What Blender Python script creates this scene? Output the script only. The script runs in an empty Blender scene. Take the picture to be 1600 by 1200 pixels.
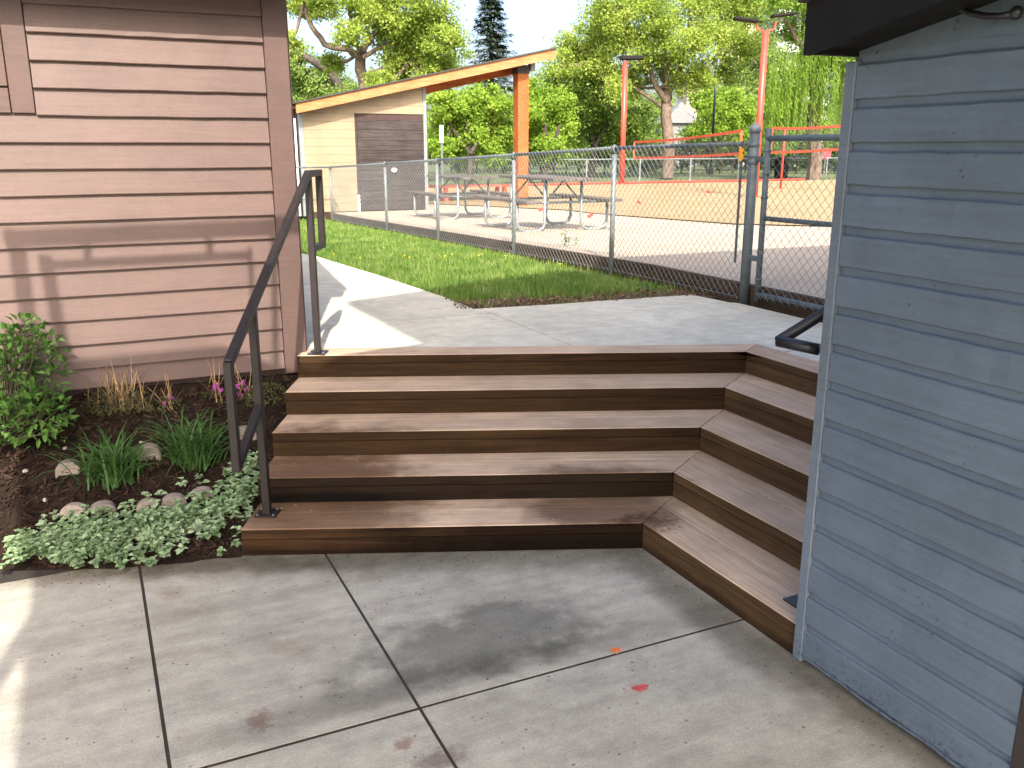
import bpy, bmesh, math, random
from mathutils import Vector, Matrix
random.seed(7)
SC = bpy.context.scene
COL = SC.collection

# ------------------------------------------------------------------ camera
CAMH = 1.80
FPX = 1391.0
PITCH = math.atan(369.0 / FPX)
cam_d = bpy.data.cameras.new('camera')
cam_d.sensor_fit = 'HORIZONTAL'
cam_d.sensor_width = 36.0
cam_d.lens = 36.0 * FPX / 1600.0
cam_d.clip_start = 0.05
cam_d.clip_end = 2000.0
cam = bpy.data.objects.new('camera', cam_d)
COL.objects.link(cam)
cam.location = (0, 0, CAMH)
cam.rotation_euler = (math.pi / 2 - PITCH, 0, 0)
SC.camera = cam

# ------------------------------------------------------------------ light
SUN_EL = math.radians(41.0)
LIGHT_HEAD = math.radians(-7.0)           # heading (from +Y towards +X) the light travels
LDIR = Vector((math.sin(LIGHT_HEAD) * math.cos(SUN_EL), math.cos(LIGHT_HEAD) * math.cos(SUN_EL), -math.sin(SUN_EL)))
world = bpy.data.worlds.new('World')
SC.world = world
world.use_nodes = True
wn = world.node_tree.nodes
wl = world.node_tree.links
for n in list(wn): wn.remove(n)
wo = wn.new('ShaderNodeOutputWorld')
wb = wn.new('ShaderNodeBackground')
ws = wn.new('ShaderNodeTexSky')
ws.sky_type = 'NISHITA'
ws.sun_disc = False
ws.sun_elevation = SUN_EL
# sky azimuth 0 is +Y, growing towards +X; the sun stands opposite the light's heading
ws.sun_rotation = math.pi + LIGHT_HEAD
ws.air_density = 0.75
ws.dust_density = 5.0
ws.ozone_density = 0.3
wb.inputs['Strength'].default_value = 0.15
wl.new(ws.outputs[0], wb.inputs['Color'])
wl.new(wb.outputs[0], wo.inputs['Surface'])
sun_d = bpy.data.lights.new('sun', 'SUN')
sun_d.energy = 2.6
sun_d.angle = math.radians(0.53)
sun_d.color = (1.0, 0.93, 0.82)
sun = bpy.data.objects.new('sun', sun_d)
COL.objects.link(sun)
sun.rotation_euler = LDIR.to_track_quat('-Z', 'Y').to_euler()
SC.view_settings.view_transform = 'Standard'
SC.view_settings.look = 'None'
SC.view_settings.exposure = 1.7
SC.view_settings.gamma = 1.0
SC.view_settings.use_curve_mapping = False

# ------------------------------------------------------------------ pixel helpers (photo is 1600 x 1200)
_c, _s = math.cos(PITCH), math.sin(PITCH)
def ray(x, y):
    dx, dy = x - 800.0, 600.0 - y
    return Vector((dx, FPX * _c + dy * _s, -FPX * _s + dy * _c))
EYE = Vector((0, 0, CAMH))
def onz(x, y, z):
    d = ray(x, y)
    return EYE + d * ((z - CAMH) / d.z)
def onplane(x, y, P, n):
    d = ray(x, y)
    return EYE + d * ((Vector(P) - EYE).dot(n) / d.dot(n))
def aty(x, y, Y):
    d = ray(x, y)
    return EYE + d * (Y / d.y)
def onf(x, y, fz):
    """first hit of the pixel's ray with the height field fz(X, Y)"""
    d = ray(x, y); d = d / d.y
    Y = 2.0
    while Y < 200:
        P = EYE + d * Y
        if P.z <= fz(P.x, P.y): return P
        Y += 0.02 if Y < 25 else 0.1
    return EYE + d * Y

# site axes: everything on the site runs along A2 (heading 154.7 deg) or N2 (heading 64.7 deg)
_h = math.radians(154.7)
A2 = Vector((math.sin(_h), math.cos(_h), 0))
N2 = Vector((-A2.y, A2.x, 0))
ROT_N2 = math.atan2(N2.y, N2.x)
ROT_A2 = math.atan2(A2.y, A2.x)
def site(a, n, z=0.0):
    return A2 * a + N2 * n + Vector((0, 0, z))

LAND = 0.655
def smooth(t):
    t = max(0.0, min(1.0, t)); return t * t * (3 - 2 * t)
def terrain(X, Y):
    if Y <= 8.0: z = 0.645
    elif Y < 18.5: z = 0.645 - 0.0272 * (Y - 8.0)
    else: z = 0.36
    return z

# ------------------------------------------------------------------ mesh helpers
class MB:
    def __init__(self):
        self.v = []; self.f = []
    def add(self, vs, fs):
        o = len(self.v)
        self.v += [tuple(p) for p in vs]
        self.f += [tuple(i + o for i in f) for f in fs]
    def box(self, c, s, rot=None):
        c = Vector(c); hx, hy, hz = s[0] / 2, s[1] / 2, s[2] / 2
        P = [Vector((x, y, z)) for x in (-hx, hx) for y in (-hy, hy) for z in (-hz, hz)]
        if rot is not None:
            P = [rot @ p for p in P]
        self.add([p + c for p in P], [(0, 1, 3, 2), (4, 6, 7, 5), (0, 4, 5, 1), (2, 3, 7, 6), (0, 2, 6, 4), (1, 5, 7, 3)])
    def prism(self, poly, z0, z1):
        n = len(poly)
        a = sum(poly[i][0] * poly[(i + 1) % n][1] - poly[(i + 1) % n][0] * poly[i][1] for i in range(n))
        if a < 0: poly = poly[::-1]
        self.add([(p[0], p[1], z0) for p in poly] + [(p[0], p[1], z1) for p in poly],
                 [tuple(range(n - 1, -1, -1)), tuple(range(n, 2 * n))] + [(i, (i + 1) % n, n + (i + 1) % n, n + i) for i in range(n)])
    def tube(self, pts, r, n=8, caps=True):
        pts = [Vector(p) for p in pts]
        if not isinstance(r, (list, tuple)): r = [r] * len(pts)
        rings = []; up = None
        for i, p in enumerate(pts):
            a = pts[max(i - 1, 0)]; b = pts[min(i + 1, len(pts) - 1)]
            if 0 < i < len(pts) - 1:
                t = ((p - a).normalized() + (b - p).normalized())
                if t.length < 1e-6: t = b - a
            else: t = b - a
            t = t.normalized()
            if up is None:
                up = Vector((0, 0, 1)) if abs(t.z) < 0.9 else Vector((1, 0, 0))
            x = t.cross(up)
            if x.length < 1e-5: x = t.orthogonal()
            x.normalize(); y = x.cross(t).normalized(); up = y
            k = 1.0
            if 0 < i < len(pts) - 1:
                cs = t.dot((b - p).normalized()); k = 1.0 / max(cs, 0.5)
            rings.append([p + (x * math.cos(2 * math.pi * (j + .5) / n) + y * math.sin(2 * math.pi * (j + .5) / n)) * r[i] for j in range(n)])
        o = len(self.v)
        for R in rings: self.v += [tuple(q) for q in R]
        for i in range(len(rings) - 1):
            for j in range(n):
                a = o + i * n + j; b = o + i * n + (j + 1) % n
                self.f.append((a, b, b + n, a + n))
        if caps:
            self.f.append(tuple(o + j for j in range(n - 1, -1, -1)))
            e = o + (len(rings) - 1) * n
            self.f.append(tuple(e + j for j in range(n)))
    def lathe(self, prof, c, n=16):
        c = Vector(c)
        o = len(self.v)
        for r, z in prof:
            for j in range(n):
                a = 2 * math.pi * j / n
                self.v.append((c.x + r * math.cos(a), c.y + r * math.sin(a), c.z + z))
        for i in range(len(prof) - 1):
            for j in range(n):
                a = o + i * n + j; b = o + i * n + (j + 1) % n
                self.f.append((a, b, b + n, a + n))
        self.f.append(tuple(o + j for j in range(n - 1, -1, -1)))
        e = o + (len(prof) - 1) * n
        self.f.append(tuple(e + j for j in range(n)))
    def mesh(self, name, smooth_=False, bevel=0.0):
        me = bpy.data.meshes.new(name)
        me.from_pydata(self.v, [], self.f)
        if bevel > 0:
            bm = bmesh.new(); bm.from_mesh(me)
            bmesh.ops.bevel(bm, geom=list(bm.edges), offset=bevel, segments=1, affect='EDGES', profile=.5)
            bm.to_mesh(me); bm.free()
        if smooth_:
            for p in me.polygons: p.use_smooth = True
        me.update()
        return me

def link(name, me, mat, parent=None, loc=(0, 0, 0), rotz=0.0, rot=None):
    """loc is a world position; the parent, when given, is an unrotated Empty or mesh"""
    o = bpy.data.objects.new(name, me)
    COL.objects.link(o)
    if me is not None and mat is not None and len(me.materials) == 0:
        me.materials.append(mat)
    loc = Vector(loc)
    if parent is not None:
        o.parent = parent
        loc = loc - wloc(parent)
    o.location = loc
    o.rotation_euler = rot if rot is not None else (0, 0, rotz)
    return o
def wloc(o):
    p = Vector(o.location)
    while o.parent is not None:
        o = o.parent; p = p + Vector(o.location)
    return p
def wpart(name, mb, mat, parent, smooth_=False, bevel=0.0):
    """a part whose vertices are given in world space"""
    b = wloc(parent)
    mb.v = [(v[0] - b.x, v[1] - b.y, v[2] - b.z) for v in mb.v]
    return link(name, mb.mesh(name, smooth_, bevel), mat, parent, loc=b)
def tag(o, label=None, cat=None, group=None, kind=None):
    if label: o['label'] = label
    if cat: o['category'] = cat
    if group: o['group'] = group
    if kind: o['kind'] = kind
    return o
def root(name, loc, label, cat, group=None):
    o = bpy.data.objects.new(name, None)
    o.empty_display_size = 0.1
    COL.objects.link(o); o.location = Vector(loc)
    return tag(o, label, cat, group)
def wthing(name, mb, mat, base, label=None, cat=None, group=None, kind=None, smooth_=False, bevel=0.0):
    b = Vector(base)
    mb.v = [(v[0] - b.x, v[1] - b.y, v[2] - b.z) for v in mb.v]
    o = link(name, mb.mesh(name, smooth_, bevel), mat, None, loc=b)
    return tag(o, label, cat, group, kind)
def local_prism(name, poly, z0, z1, rotz, mat, parent, bevel=0.0, origin=None):
    """prism from world polygon; object's local x follows rotz so that wood grain runs along it"""
    cx = sum(p[0] for p in poly) / len(poly); cy = sum(p[1] for p in poly) / len(poly)
    ca, sa = math.cos(-rotz), math.sin(-rotz)
    loc = [((p[0] - cx) * ca - (p[1] - cy) * sa, (p[0] - cx) * sa + (p[1] - cy) * ca) for p in poly]
    mb = MB(); mb.prism(loc, z0 - (z0 + z1) / 2, z1 - (z0 + z1) / 2)
    return link(name, mb.mesh(name, False, bevel), mat, parent, (cx, cy, (z0 + z1) / 2), rotz)
def clip(poly, nx, ny, d):
    """keep the side where nx*x + ny*y <= d"""
    out = []
    for i in range(len(poly)):
        a, b = poly[i], poly[(i + 1) % len(poly)]
        da = nx * a[0] + ny * a[1] - d; db = nx * b[0] + ny * b[1] - d
        if da <= 0: out.append(a)
        if (da < 0 < db) or (db < 0 < da):
            t = da / (da - db)
            out.append((a[0] + (b[0] - a[0]) * t, a[1] + (b[1] - a[1]) * t))
    return out
def area(poly):
    return abs(sum(poly[i][0] * poly[(i + 1) % len(poly)][1] - poly[(i + 1) % len(poly)][0] * poly[i][1] for i in range(len(poly)))) / 2

# ------------------------------------------------------------------ materials
class NT:
    def __init__(self, name):
        self.m = bpy.data.materials.new(name); self.m.use_nodes = True
        self.n = self.m.node_tree.nodes; self.l = self.m.node_tree.links
        self.b = self.n['Principled BSDF']
    def new(self, t, **kw):
        n = self.n.new(t)
        for k, v in kw.items(): setattr(n, k, v)
        return n
    def link(self, a, b): self.l.new(a, b)
    def coord(self, kind='Object', scale=(1, 1, 1), rotz=0.0):
        if kind == 'World':
            src = self.new('ShaderNodeNewGeometry').outputs['Position']
        else:
            src = self.new('ShaderNodeTexCoord').outputs[kind]
        mp = self.new('ShaderNodeMapping')
        mp.inputs['Scale'].default_value = scale
        mp.inputs['Rotation'].default_value = (0, 0, rotz)
        self.link(src, mp.inputs['Vector'])
        return mp.outputs[0]
    def noise(self, vec, scale, detail=4, rough=.55, dist=0.0):
        n = self.new('ShaderNodeTexNoise')
        n.inputs['Scale'].default_value = scale; n.inputs['Detail'].default_value = detail
        n.inputs['Roughness'].default_value = rough; n.inputs['Distortion'].default_value = dist
        self.link(vec, n.inputs['Vector'])
        return n.outputs['Fac']
    def ramp(self, fac, stops):
        r = self.new('ShaderNodeValToRGB')
        e = r.color_ramp.elements
        while len(e) < len(stops): e.new(.5)
        for i, (p, c) in enumerate(stops):
            e[i].position = p; e[i].color = (c[0], c[1], c[2], 1)
        self.link(fac, r.inputs['Fac'])
        return r.outputs['Color']
    def math(self, op, a, b=None, clamp=False):
        m = self.new('ShaderNodeMath', operation=op); m.use_clamp = clamp
        for i, x in enumerate((a, b)):
            if x is None: continue
            if isinstance(x, (int, float)): m.inputs[i].default_value = x
            else: self.link(x, m.inputs[i])
        return m.outputs[0]
    def smap(self, v, a, b, lo=0.0, hi=1.0):
        m = self.new('ShaderNodeMapRange'); m.interpolation_type = 'SMOOTHSTEP'
        m.inputs['From Min'].default_value = a; m.inputs['From Max'].default_value = b
        m.inputs['To Min'].default_value = lo; m.inputs['To Max'].default_value = hi
        self.link(v, m.inputs['Value'])
        return m.outputs[0]
    def mix(self, a, b, fac, mode='MIX'):
        m = self.new('ShaderNodeMix', data_type='RGBA', blend_type=mode)
        for k, x in ((6, a), (7, b)):
            if isinstance(x, tuple): m.inputs[k].default_value = (x[0], x[1], x[2], 1)
            else: self.link(x, m.inputs[k])
        if isinstance(fac, (int, float)): m.inputs[0].default_value = fac
        else: self.link(fac, m.inputs[0])
        return m.outputs[2]
    def bump(self, h, strength, dist=.01):
        b = self.new('ShaderNodeBump'); b.inputs['Strength'].default_value = strength
        b.inputs['Distance'].default_value = dist
        self.link(h, b.inputs['Height']); self.link(b.outputs[0], self.b.inputs['Normal'])
    def blob(self, cx, cy, rx, ry, rot=0.0, edge=.45, nsc=5.0, namp=.6, rz=None, cz=0.0):
        """0..1 mask of a stain: an ellipse in world x, y whose border wanders"""
        if not hasattr(self, 'pos'):
            self.pos = self.new('ShaderNodeNewGeometry').outputs['Position']; self.nzc = {}
        p = self.pos
        s = self.new('ShaderNodeVectorMath', operation='SUBTRACT'); self.link(p, s.inputs[0]); s.inputs[1].default_value = (cx, cy, cz)
        mp = self.new('ShaderNodeMapping', vector_type='TEXTURE')
        mp.inputs['Rotation'].default_value = (0, 0, rot); mp.inputs['Scale'].default_value = (rx, ry, rz if rz else 1e4)
        self.link(s.outputs[0], mp.inputs['Vector'])
        ln = self.new('ShaderNodeVectorMath', operation='LENGTH'); self.link(mp.outputs[0], ln.inputs[0])
        key = 6 if nsc < 12 else 32
        if key not in self.nzc: self.nzc[key] = self.noise(p, key, 3, .6)
        nz = self.nzc[key]
        d = self.math('ADD', ln.outputs['Value'], self.math('MULTIPLY', self.math('SUBTRACT', nz, .5), namp * 2))
        return self.smap(d, 1.0 - edge, 1.0 + edge, 1.0, 0.0)
    def col(self, c): self.link(c, self.b.inputs['Base Color'])
    def orand(self, c, amt=.15):
        """per-object brightness"""
        oi = self.new('ShaderNodeObjectInfo')
        v = self.math('ADD', self.math('MULTIPLY', oi.outputs['Random'], 2 * amt), 1 - amt)
        hs = self.new('ShaderNodeHueSaturation'); self.link(v, hs.inputs['Value']); self.link(c, hs.inputs['Color'])
        return hs.outputs['Color']

def plain(name, c, rough=.6, metal=0.0, var=.12, vscale=8.0, bump=.0, bscale=60.0, coord='Object', rand=0.0, scale=(1, 1, 1)):
    t = NT(name)
    v = t.coord(coord, scale)
    n = t.noise(v, vscale, 5, .6)
    lo = tuple(x * (1 - var * 1.6) for x in c); hi = tuple(min(1, x * (1 + var * 1.6)) for x in c)
    k = t.ramp(n, [(.25, lo), (.75, hi)])
    if rand: k = t.orand(k, rand)
    t.col(k)
    t.b.inputs['Roughness'].default_value = rough; t.b.inputs['Metallic'].default_value = metal
    if bump: t.bump(t.noise(v, bscale, 4), bump)
    return t.m

def m_concrete(name, base, blobs=(), streak=.5, pits=.75):
    t = NT(name)
    w = t.coord('World')
    ws_ = t.coord('World', (1, 1, 1), -ROT_N2)
    st = t.new('ShaderNodeMapping'); st.inputs['Scale'].default_value = (1.6, 9.0, 1); t.link(ws_, st.inputs['Vector'])
    fine = t.new('ShaderNodeMapping'); fine.inputs['Scale'].default_value = (22.0, 200.0, 1); t.link(ws_, fine.inputs['Vector'])
    n1 = t.noise(w, 1.7, 6, .62); n2 = t.noise(st.outputs[0], 1.6, 5, .6); n3 = t.noise(fine.outputs[0], 1.0, 3, .6); n4 = t.noise(w, 130, 3, .75); n5 = t.noise(w, 9, 5, .68)
    c = t.ramp(n1, [(.28, tuple(x * .80 for x in base)), (.72, tuple(x * 1.12 for x in base))])
    c = t.mix(c, t.ramp(n5, [(.3, (.76, .75, .73)), (.66, (1.10, 1.10, 1.10))]), .75, 'MULTIPLY')
    c = t.mix(c, t.ramp(n2, [(.3, (.62, .62, .62)), (.62, (1.05, 1.05, 1.05))]), streak, 'MULTIPLY')
    c = t.mix(c, t.ramp(n3, [(.3, (.82, .82, .82)), (.7, (1.1, 1.1, 1.1))]), streak, 'MULTIPLY')
    c = t.mix(c, t.ramp(n4, [(.3, (.72, .71, .70)), (.7, (1.2, 1.2, 1.2))]), .75, 'MULTIPLY')
    # small pits and specks
    vo = t.new('ShaderNodeTexVoronoi'); vo.inputs['Scale'].default_value = 22; vo.inputs['Randomness'].default_value = 1; t.link(w, vo.inputs['Vector'])
    sp = t.smap(vo.outputs['Distance'], .06, .17, 1, 0)
    gate = t.smap(t.noise(w, 5.1, 3), .50, .58)
    c = t.mix(c, (.09, .08, .07), t.math('MULTIPLY', t.math('MULTIPLY', sp, gate), pits))
    wet = None
    for (args, colr, amt) in blobs:
        m = t.blob(**args)
        c = t.mix(c, colr, t.math('MULTIPLY', m, amt), 'MULTIPLY')
    t.col(c)
    t.b.inputs['Roughness'].default_value = .85
    t.bump(t.math('ADD', t.math('MULTIPLY', n3, .7), n4), .25, .004)
    return t.m

def m_wood(name, base, dark, scale=1.0, blobs=(), rand=.12, rough=.8, knots=True):
    """treated timber: grain along the object's local x"""
    t = NT(name)
    oi = t.new('ShaderNodeObjectInfo')
    tc = t.new('ShaderNodeTexCoord').outputs['Object']
    off = t.new('ShaderNodeVectorMath', operation='ADD'); t.link(tc, off.inputs[0])
    sc = t.new('ShaderNodeVectorMath', operation='SCALE'); sc.inputs[0].default_value = (13.7, 7.1, 5.3); t.link(oi.outputs['Random'], sc.inputs['Scale'])
    t.link(sc.outputs[0], off.inputs[1])
    g = t.new('ShaderNodeMapping'); g.inputs['Scale'].default_value = (1.3 * scale, 26 * scale, 26 * scale); t.link(off.outputs[0], g.inputs['Vector'])
    g2 = t.new('ShaderNodeMapping'); g2.inputs['Scale'].default_value = (5 * scale, 160 * scale, 160 * scale); t.link(off.outputs[0], g2.inputs['Vector'])
    n1 = t.noise(g.outputs[0], 1.0, 6, .68, 1.2); n2 = t.noise(g2.outputs[0], 1.0, 3, .6); n3 = t.noise(off.outputs[0], 2.6, 5, .6)
    c = t.ramp(n1, [(.3, dark), (.62, base)])
    c = t.mix(c, t.ramp(n2, [(.3, (.7, .68, .66)), (.7, (1.12, 1.12, 1.12))]), .7, 'MULTIPLY')
    c = t.mix(c, t.ramp(n3, [(.3, (.68, .66, .64)), (.7, (1.12, 1.1, 1.08))]), .8, 'MULTIPLY')
    if knots:
        kn = t.new('ShaderNodeMapping'); kn.inputs['Scale'].default_value = (2.2, 7, 7); t.link(off.outputs[0], kn.inputs['Vector'])
        vo = t.new('ShaderNodeTexVoronoi'); vo.inputs['Scale'].default_value = 1.1; t.link(kn.outputs[0], vo.inputs['Vector'])
        c = t.mix(c, tuple(x * .45 for x in dark), t.math('MULTIPLY', t.smap(vo.outputs['Distance'], .03, .10, .8, 0), t.smap(t.noise(off.outputs[0], 1.3, 2), .50, .56)))
    for (args, colr, amt) in blobs:
        c = t.mix(c, colr, t.math('MULTIPLY', t.blob(**args), amt), 'MULTIPLY')
    t.col(t.orand(c, rand))
    t.b.inputs['Roughness'].default_value = rough
    t.b.inputs['Specular IOR Level'].default_value = .12
    t.bump(t.math('ADD', n1, t.math('MULTIPLY', n2, .6)), .3, .004)
    return t.m

def m_siding(name, base, rand=.05, dirt=(.05, .045, .04), chip=.0, zdirt=None, rough=.55, along=1.0):
    t = NT(name)
    oi = t.new('ShaderNodeObjectInfo')
    w = t.coord('World')
    tc = t.new('ShaderNodeTexCoord').outputs['Object']
    off = t.new('ShaderNodeVectorMath', operation='ADD'); t.link(tc, off.inputs[0])
    sc = t.new('ShaderNodeVectorMath', operation='SCALE'); sc.inputs[0].default_value = (13.7, 7.1, 5.3); t.link(oi.outputs['Random'], sc.inputs['Scale'])
    t.link(sc.outputs[0], off.inputs[1])
    g = t.new('ShaderNodeMapping'); g.inputs['Scale'].default_value = (3, 60, 60); t.link(off.outputs[0], g.inputs['Vector'])
    n1 = t.noise(g.outputs[0], 1.0, 5, .65); n2 = t.noise(w, 2.2, 6, .65); n3 = t.noise(w, 55, 4, .7)
    c = t.ramp(n2, [(.28, tuple(x * .80 for x in base)), (.72, tuple(x * 1.13 for x in base))])
    c = t.mix(c, t.ramp(n1, [(.32, (.86, .85, .84)), (.68, (1.07, 1.07, 1.07))]), .8, 'MULTIPLY')
    c = t.mix(c, t.ramp(n3, [(.3, (.93, .93, .93)), (.7, (1.05, 1.05, 1.05))]), 1.0, 'MULTIPLY')
    if chip:
        vo = t.new('ShaderNodeTexVoronoi'); vo.inputs['Scale'].default_value = 34; t.link(w, vo.inputs['Vector'])
        a = t.smap(vo.outputs['Distance'], .08, .20, 1, 0)
        b = t.smap(t.noise(w, 3.7, 4), .56, .64)
        c = t.mix(c, dirt, t.math('MULTIPLY', t.math('MULTIPLY', a, b), chip))
    if zdirt:   # splashed dirt and peeled paint on the lowest boards
        sx = t.new('ShaderNodeSeparateXYZ'); t.link(t.new('ShaderNodeNewGeometry').outputs['Position'], sx.inputs[0])
        low = t.smap(sx.outputs['Z'], zdirt[0], zdirt[1], 1, 0)
        k = t.smap(t.noise(w, 70, 5, .75), .54, .60)
        c = t.mix(c, dirt, t.math('MULTIPLY', t.math('MULTIPLY', low, k), .85))
    t.col(t.orand(c, rand))
    t.b.inputs['Roughness'].default_value = rough
    t.bump(t.math('ADD', n1, t.math('MULTIPLY', n3, .6)), .22, .004)
    return t.m

def m_leaf(name, cols, trans=.35, rough=.5, coord='Object', vscale=.6, rand=0.0, fine=9.0):
    """leaf: diffuse and translucent, hue varies through the crown"""
    t = NT(name)
    v = t.coord(coord)
    n = t.noise(v, vscale, 3, .6); n2 = t.noise(v, fine, 2, .6)
    k = t.math('ADD', t.math('MULTIPLY', n, .6), t.math('MULTIPLY', n2, .4))
    c = t.ramp(k, [(.34, cols[0]), (.5, cols[1]), (.66, cols[2])])
    if rand: c = t.orand(c, rand)
    t.col(c); t.b.inputs['Roughness'].default_value = rough
    t.b.inputs['Specular IOR Level'].default_value = .25
    tr = t.new('ShaderNodeBsdfTranslucent'); t.link(c, tr.inputs['Color'])
    mx = t.new('ShaderNodeMixShader'); mx.inputs[0].default_value = trans
    out = t.n['Material Output']
    t.link(t.b.outputs[0], mx.inputs[1]); t.link(tr.outputs[0], mx.inputs[2]); t.link(mx.outputs[0], out.inputs['Surface'])
    return t.m

pav_blobs = [
    (dict(cx=-.12, cy=3.02, rx=.46, ry=.20, rot=ROT_N2, edge=.38, nsc=5, namp=1.0), (.46, .475, .47), .9),
    (dict(cx=-.35, cy=2.72, rx=.75, ry=.07, rot=ROT_N2, edge=.7, nsc=4, namp=.6), (.52, .52, .51), .85),
    (dict(cx=.30, cy=2.98, rx=.65, ry=.06, rot=ROT_N2, edge=.8, nsc=4, namp=.6), (.7, .7, .68), .7),
    (dict(cx=-1.2, cy=3.25, rx=.9, ry=.05, rot=ROT_N2, edge=.8, nsc=4, namp=.6), (.78, .77, .75), .7),
    (dict(cx=-1.3, cy=2.85, rx=.7, ry=.05, rot=ROT_N2, edge=.8, nsc=4, namp=.6), (.8, .79, .77), .6),
    (dict(cx=-1.6, cy=3.60, rx=1.0, ry=.10, rot=.1, edge=.6, nsc=7, namp=.6), (.42, .38, .33), .9),
    (dict(cx=-.35, cy=3.73, rx=1.2, ry=.17, rot=.04, edge=.6, nsc=7, namp=.6), (.45, .45, .41), .9),
    (dict(cx=.78, cy=3.20, rx=.75, ry=.10, rot=ROT_A2, edge=.6, nsc=7, namp=.5), (.45, .44, .41), .9),
    (dict(cx=1.25, cy=2.40, rx=.65, ry=.07, rot=ROT_A2, edge=.7, nsc=8, namp=.5), (.45, .43, .40), .85),
    (dict(cx=-.82, cy=2.52, rx=.035, ry=.05, edge=.5, nsc=40, namp=1.3), (.55, .33, .33), .7),
    (dict(cx=-.34, cy=2.40, rx=.025, ry=.03, edge=.5, nsc=45, namp=1.3), (.5, .3, .3), .7),
    (dict(cx=-.22, cy=2.33, rx=.08, ry=.04, rot=ROT_N2, edge=.6, nsc=30, namp=.8), (.38, .30, .30), .8),
    (dict(cx=-.82, cy=2.95, rx=.07, ry=.05, edge=.8, nsc=20, namp=.6), (.75, .62, .52), .7),
    (dict(cx=-1.42, cy=3.38, rx=.06, ry=.05, edge=.8, nsc=20, namp=.6), (.7, .6, .5), .7),
]
M = {}
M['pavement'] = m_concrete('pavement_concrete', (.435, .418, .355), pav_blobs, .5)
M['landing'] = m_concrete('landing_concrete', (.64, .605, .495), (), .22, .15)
M['joint'] = plain('joint_dirt', (.045, .04, .035), .95, bump=.3)
M['soil'] = plain('soil', (.018, .012, .009), .95, var=.35, vscale=14, bump=.8, bscale=70, coord='World')
wet_blobs = [
    (dict(cx=-.95, cy=3.95, rx=.52, ry=.5, edge=.35, nsc=6, namp=.5), (.36, .30, .26), .95),
    (dict(cx=.42, cy=3.98, rx=.38, ry=.22, edge=.35, nsc=7, namp=.5), (.33, .28, .25), .95),
    (dict(cx=.62, cy=3.80, rx=.13, ry=.10, edge=.5, nsc=22, namp=.9), (.35, .28, .27), .9),
    (dict(cx=-1.1, cy=4.1, rx=.5, ry=.3, edge=.4, nsc=7, namp=.5), (.6, .5, .42), .6),
]
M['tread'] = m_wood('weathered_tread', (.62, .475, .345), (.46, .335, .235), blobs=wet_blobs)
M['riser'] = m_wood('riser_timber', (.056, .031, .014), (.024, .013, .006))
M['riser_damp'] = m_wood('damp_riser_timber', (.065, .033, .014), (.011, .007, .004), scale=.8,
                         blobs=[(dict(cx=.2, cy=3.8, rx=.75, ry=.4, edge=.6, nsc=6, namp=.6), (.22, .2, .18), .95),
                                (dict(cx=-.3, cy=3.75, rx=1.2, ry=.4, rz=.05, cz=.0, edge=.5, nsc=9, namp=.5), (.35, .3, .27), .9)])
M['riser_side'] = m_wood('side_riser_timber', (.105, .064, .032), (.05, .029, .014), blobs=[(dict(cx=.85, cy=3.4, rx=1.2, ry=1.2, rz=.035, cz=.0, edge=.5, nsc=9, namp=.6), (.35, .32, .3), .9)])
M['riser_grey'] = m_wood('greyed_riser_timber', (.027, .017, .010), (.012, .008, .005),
                         blobs=[(dict(cx=-.95, cy=4.1, rx=.45, ry=.4, rz=.045, cz=.14, edge=.35, nsc=8, namp=.45), (.22, .2, .18), .95)])
M['brown_siding'] = m_siding('brown_siding', (.118, .074, .0635), .06, chip=.5)
M['brown_trim'] = m_siding('brown_trim', (.104, .064, .056), .03)
M['brown_core'] = plain('brown_sheathing', (.05, .03, .028), .9)
M['brown_soffit'] = plain('brown_soffit', (.12, .08, .07), .8)
M['roofing'] = plain('asphalt_roofing', (.05, .048, .046), .95, var=.25, vscale=40)
M['blue_siding'] = m_siding('blue_siding', (.112, .147, .192), .05, dirt=(.03, .033, .038), chip=.85, zdirt=(.02, .16), rough=.5)
M['blue_trim'] = m_siding('blue_trim', (.132, .163, .202), .03, dirt=(.04, .04, .045), chip=.6, zdirt=(.0, .15))
M['blue_core'] = plain('blue_sheathing', (.05, .06, .075), .9)
M['dark_paint'] = plain('dark_painted_wood', (.014, .013, .013), .6, bump=.1)
M['dark_paint'].node_tree.nodes['Principled BSDF'].inputs['Specular IOR Level'].default_value = .1
M['jamb'] = plain('dark_door_jamb', (.03, .024, .020), .6, bump=.1)
M['black_pipe'] = plain('black_pipe', (.014, .014, .018), .35, metal=.0, var=.2)
M['bronze'] = plain('bronze_rail_paint', (.016, .0105, .0095), .5, var=.3, vscale=20)
M['galv'] = plain('galvanised_steel', (.24, .265, .27), .5, metal=.3, var=.15, vscale=12)
M['galv_dark'] = plain('weathered_galvanised_steel', (.135, .16, .165), .55, metal=.25, var=.2, vscale=14)
M['wire'] = plain('galvanised_wire', (.13, .145, .145), .6, metal=.0, var=.1)
M['orange_tag'] = plain('orange_plastic', (.85, .33, .01), .5)
M['red_pole'] = plain('red_orange_paint', (.52, .06, .04), .45, var=.08)
M['net_tape'] = plain('orange_net_tape', (.55, .08, .035), .6, var=.1)
M['net'] = plain('net_cord', (.12, .10, .09), .8)
M['cedar'] = m_wood('cedar_timber', (.42, .15, .055), (.27, .08, .026), rand=.04, knots=False)
M['cedar_fascia'] = m_wood('pale_cedar_fascia', (.47, .24, .115), (.37, .155, .06), rand=.04, knots=False)
M['cream'] = m_siding('cream_siding', (.29, .228, .142), .02)
M['grey_trim'] = plain('grey_metal_trim', (.19, .21, .22), .5)
M['white_paint'] = plain('white_paint', (.75, .75, .72), .5)
M['door_board'] = m_wood('weathered_grey_board', (.072, .062, .06), (.026, .022, .022), rand=.12)
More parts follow.
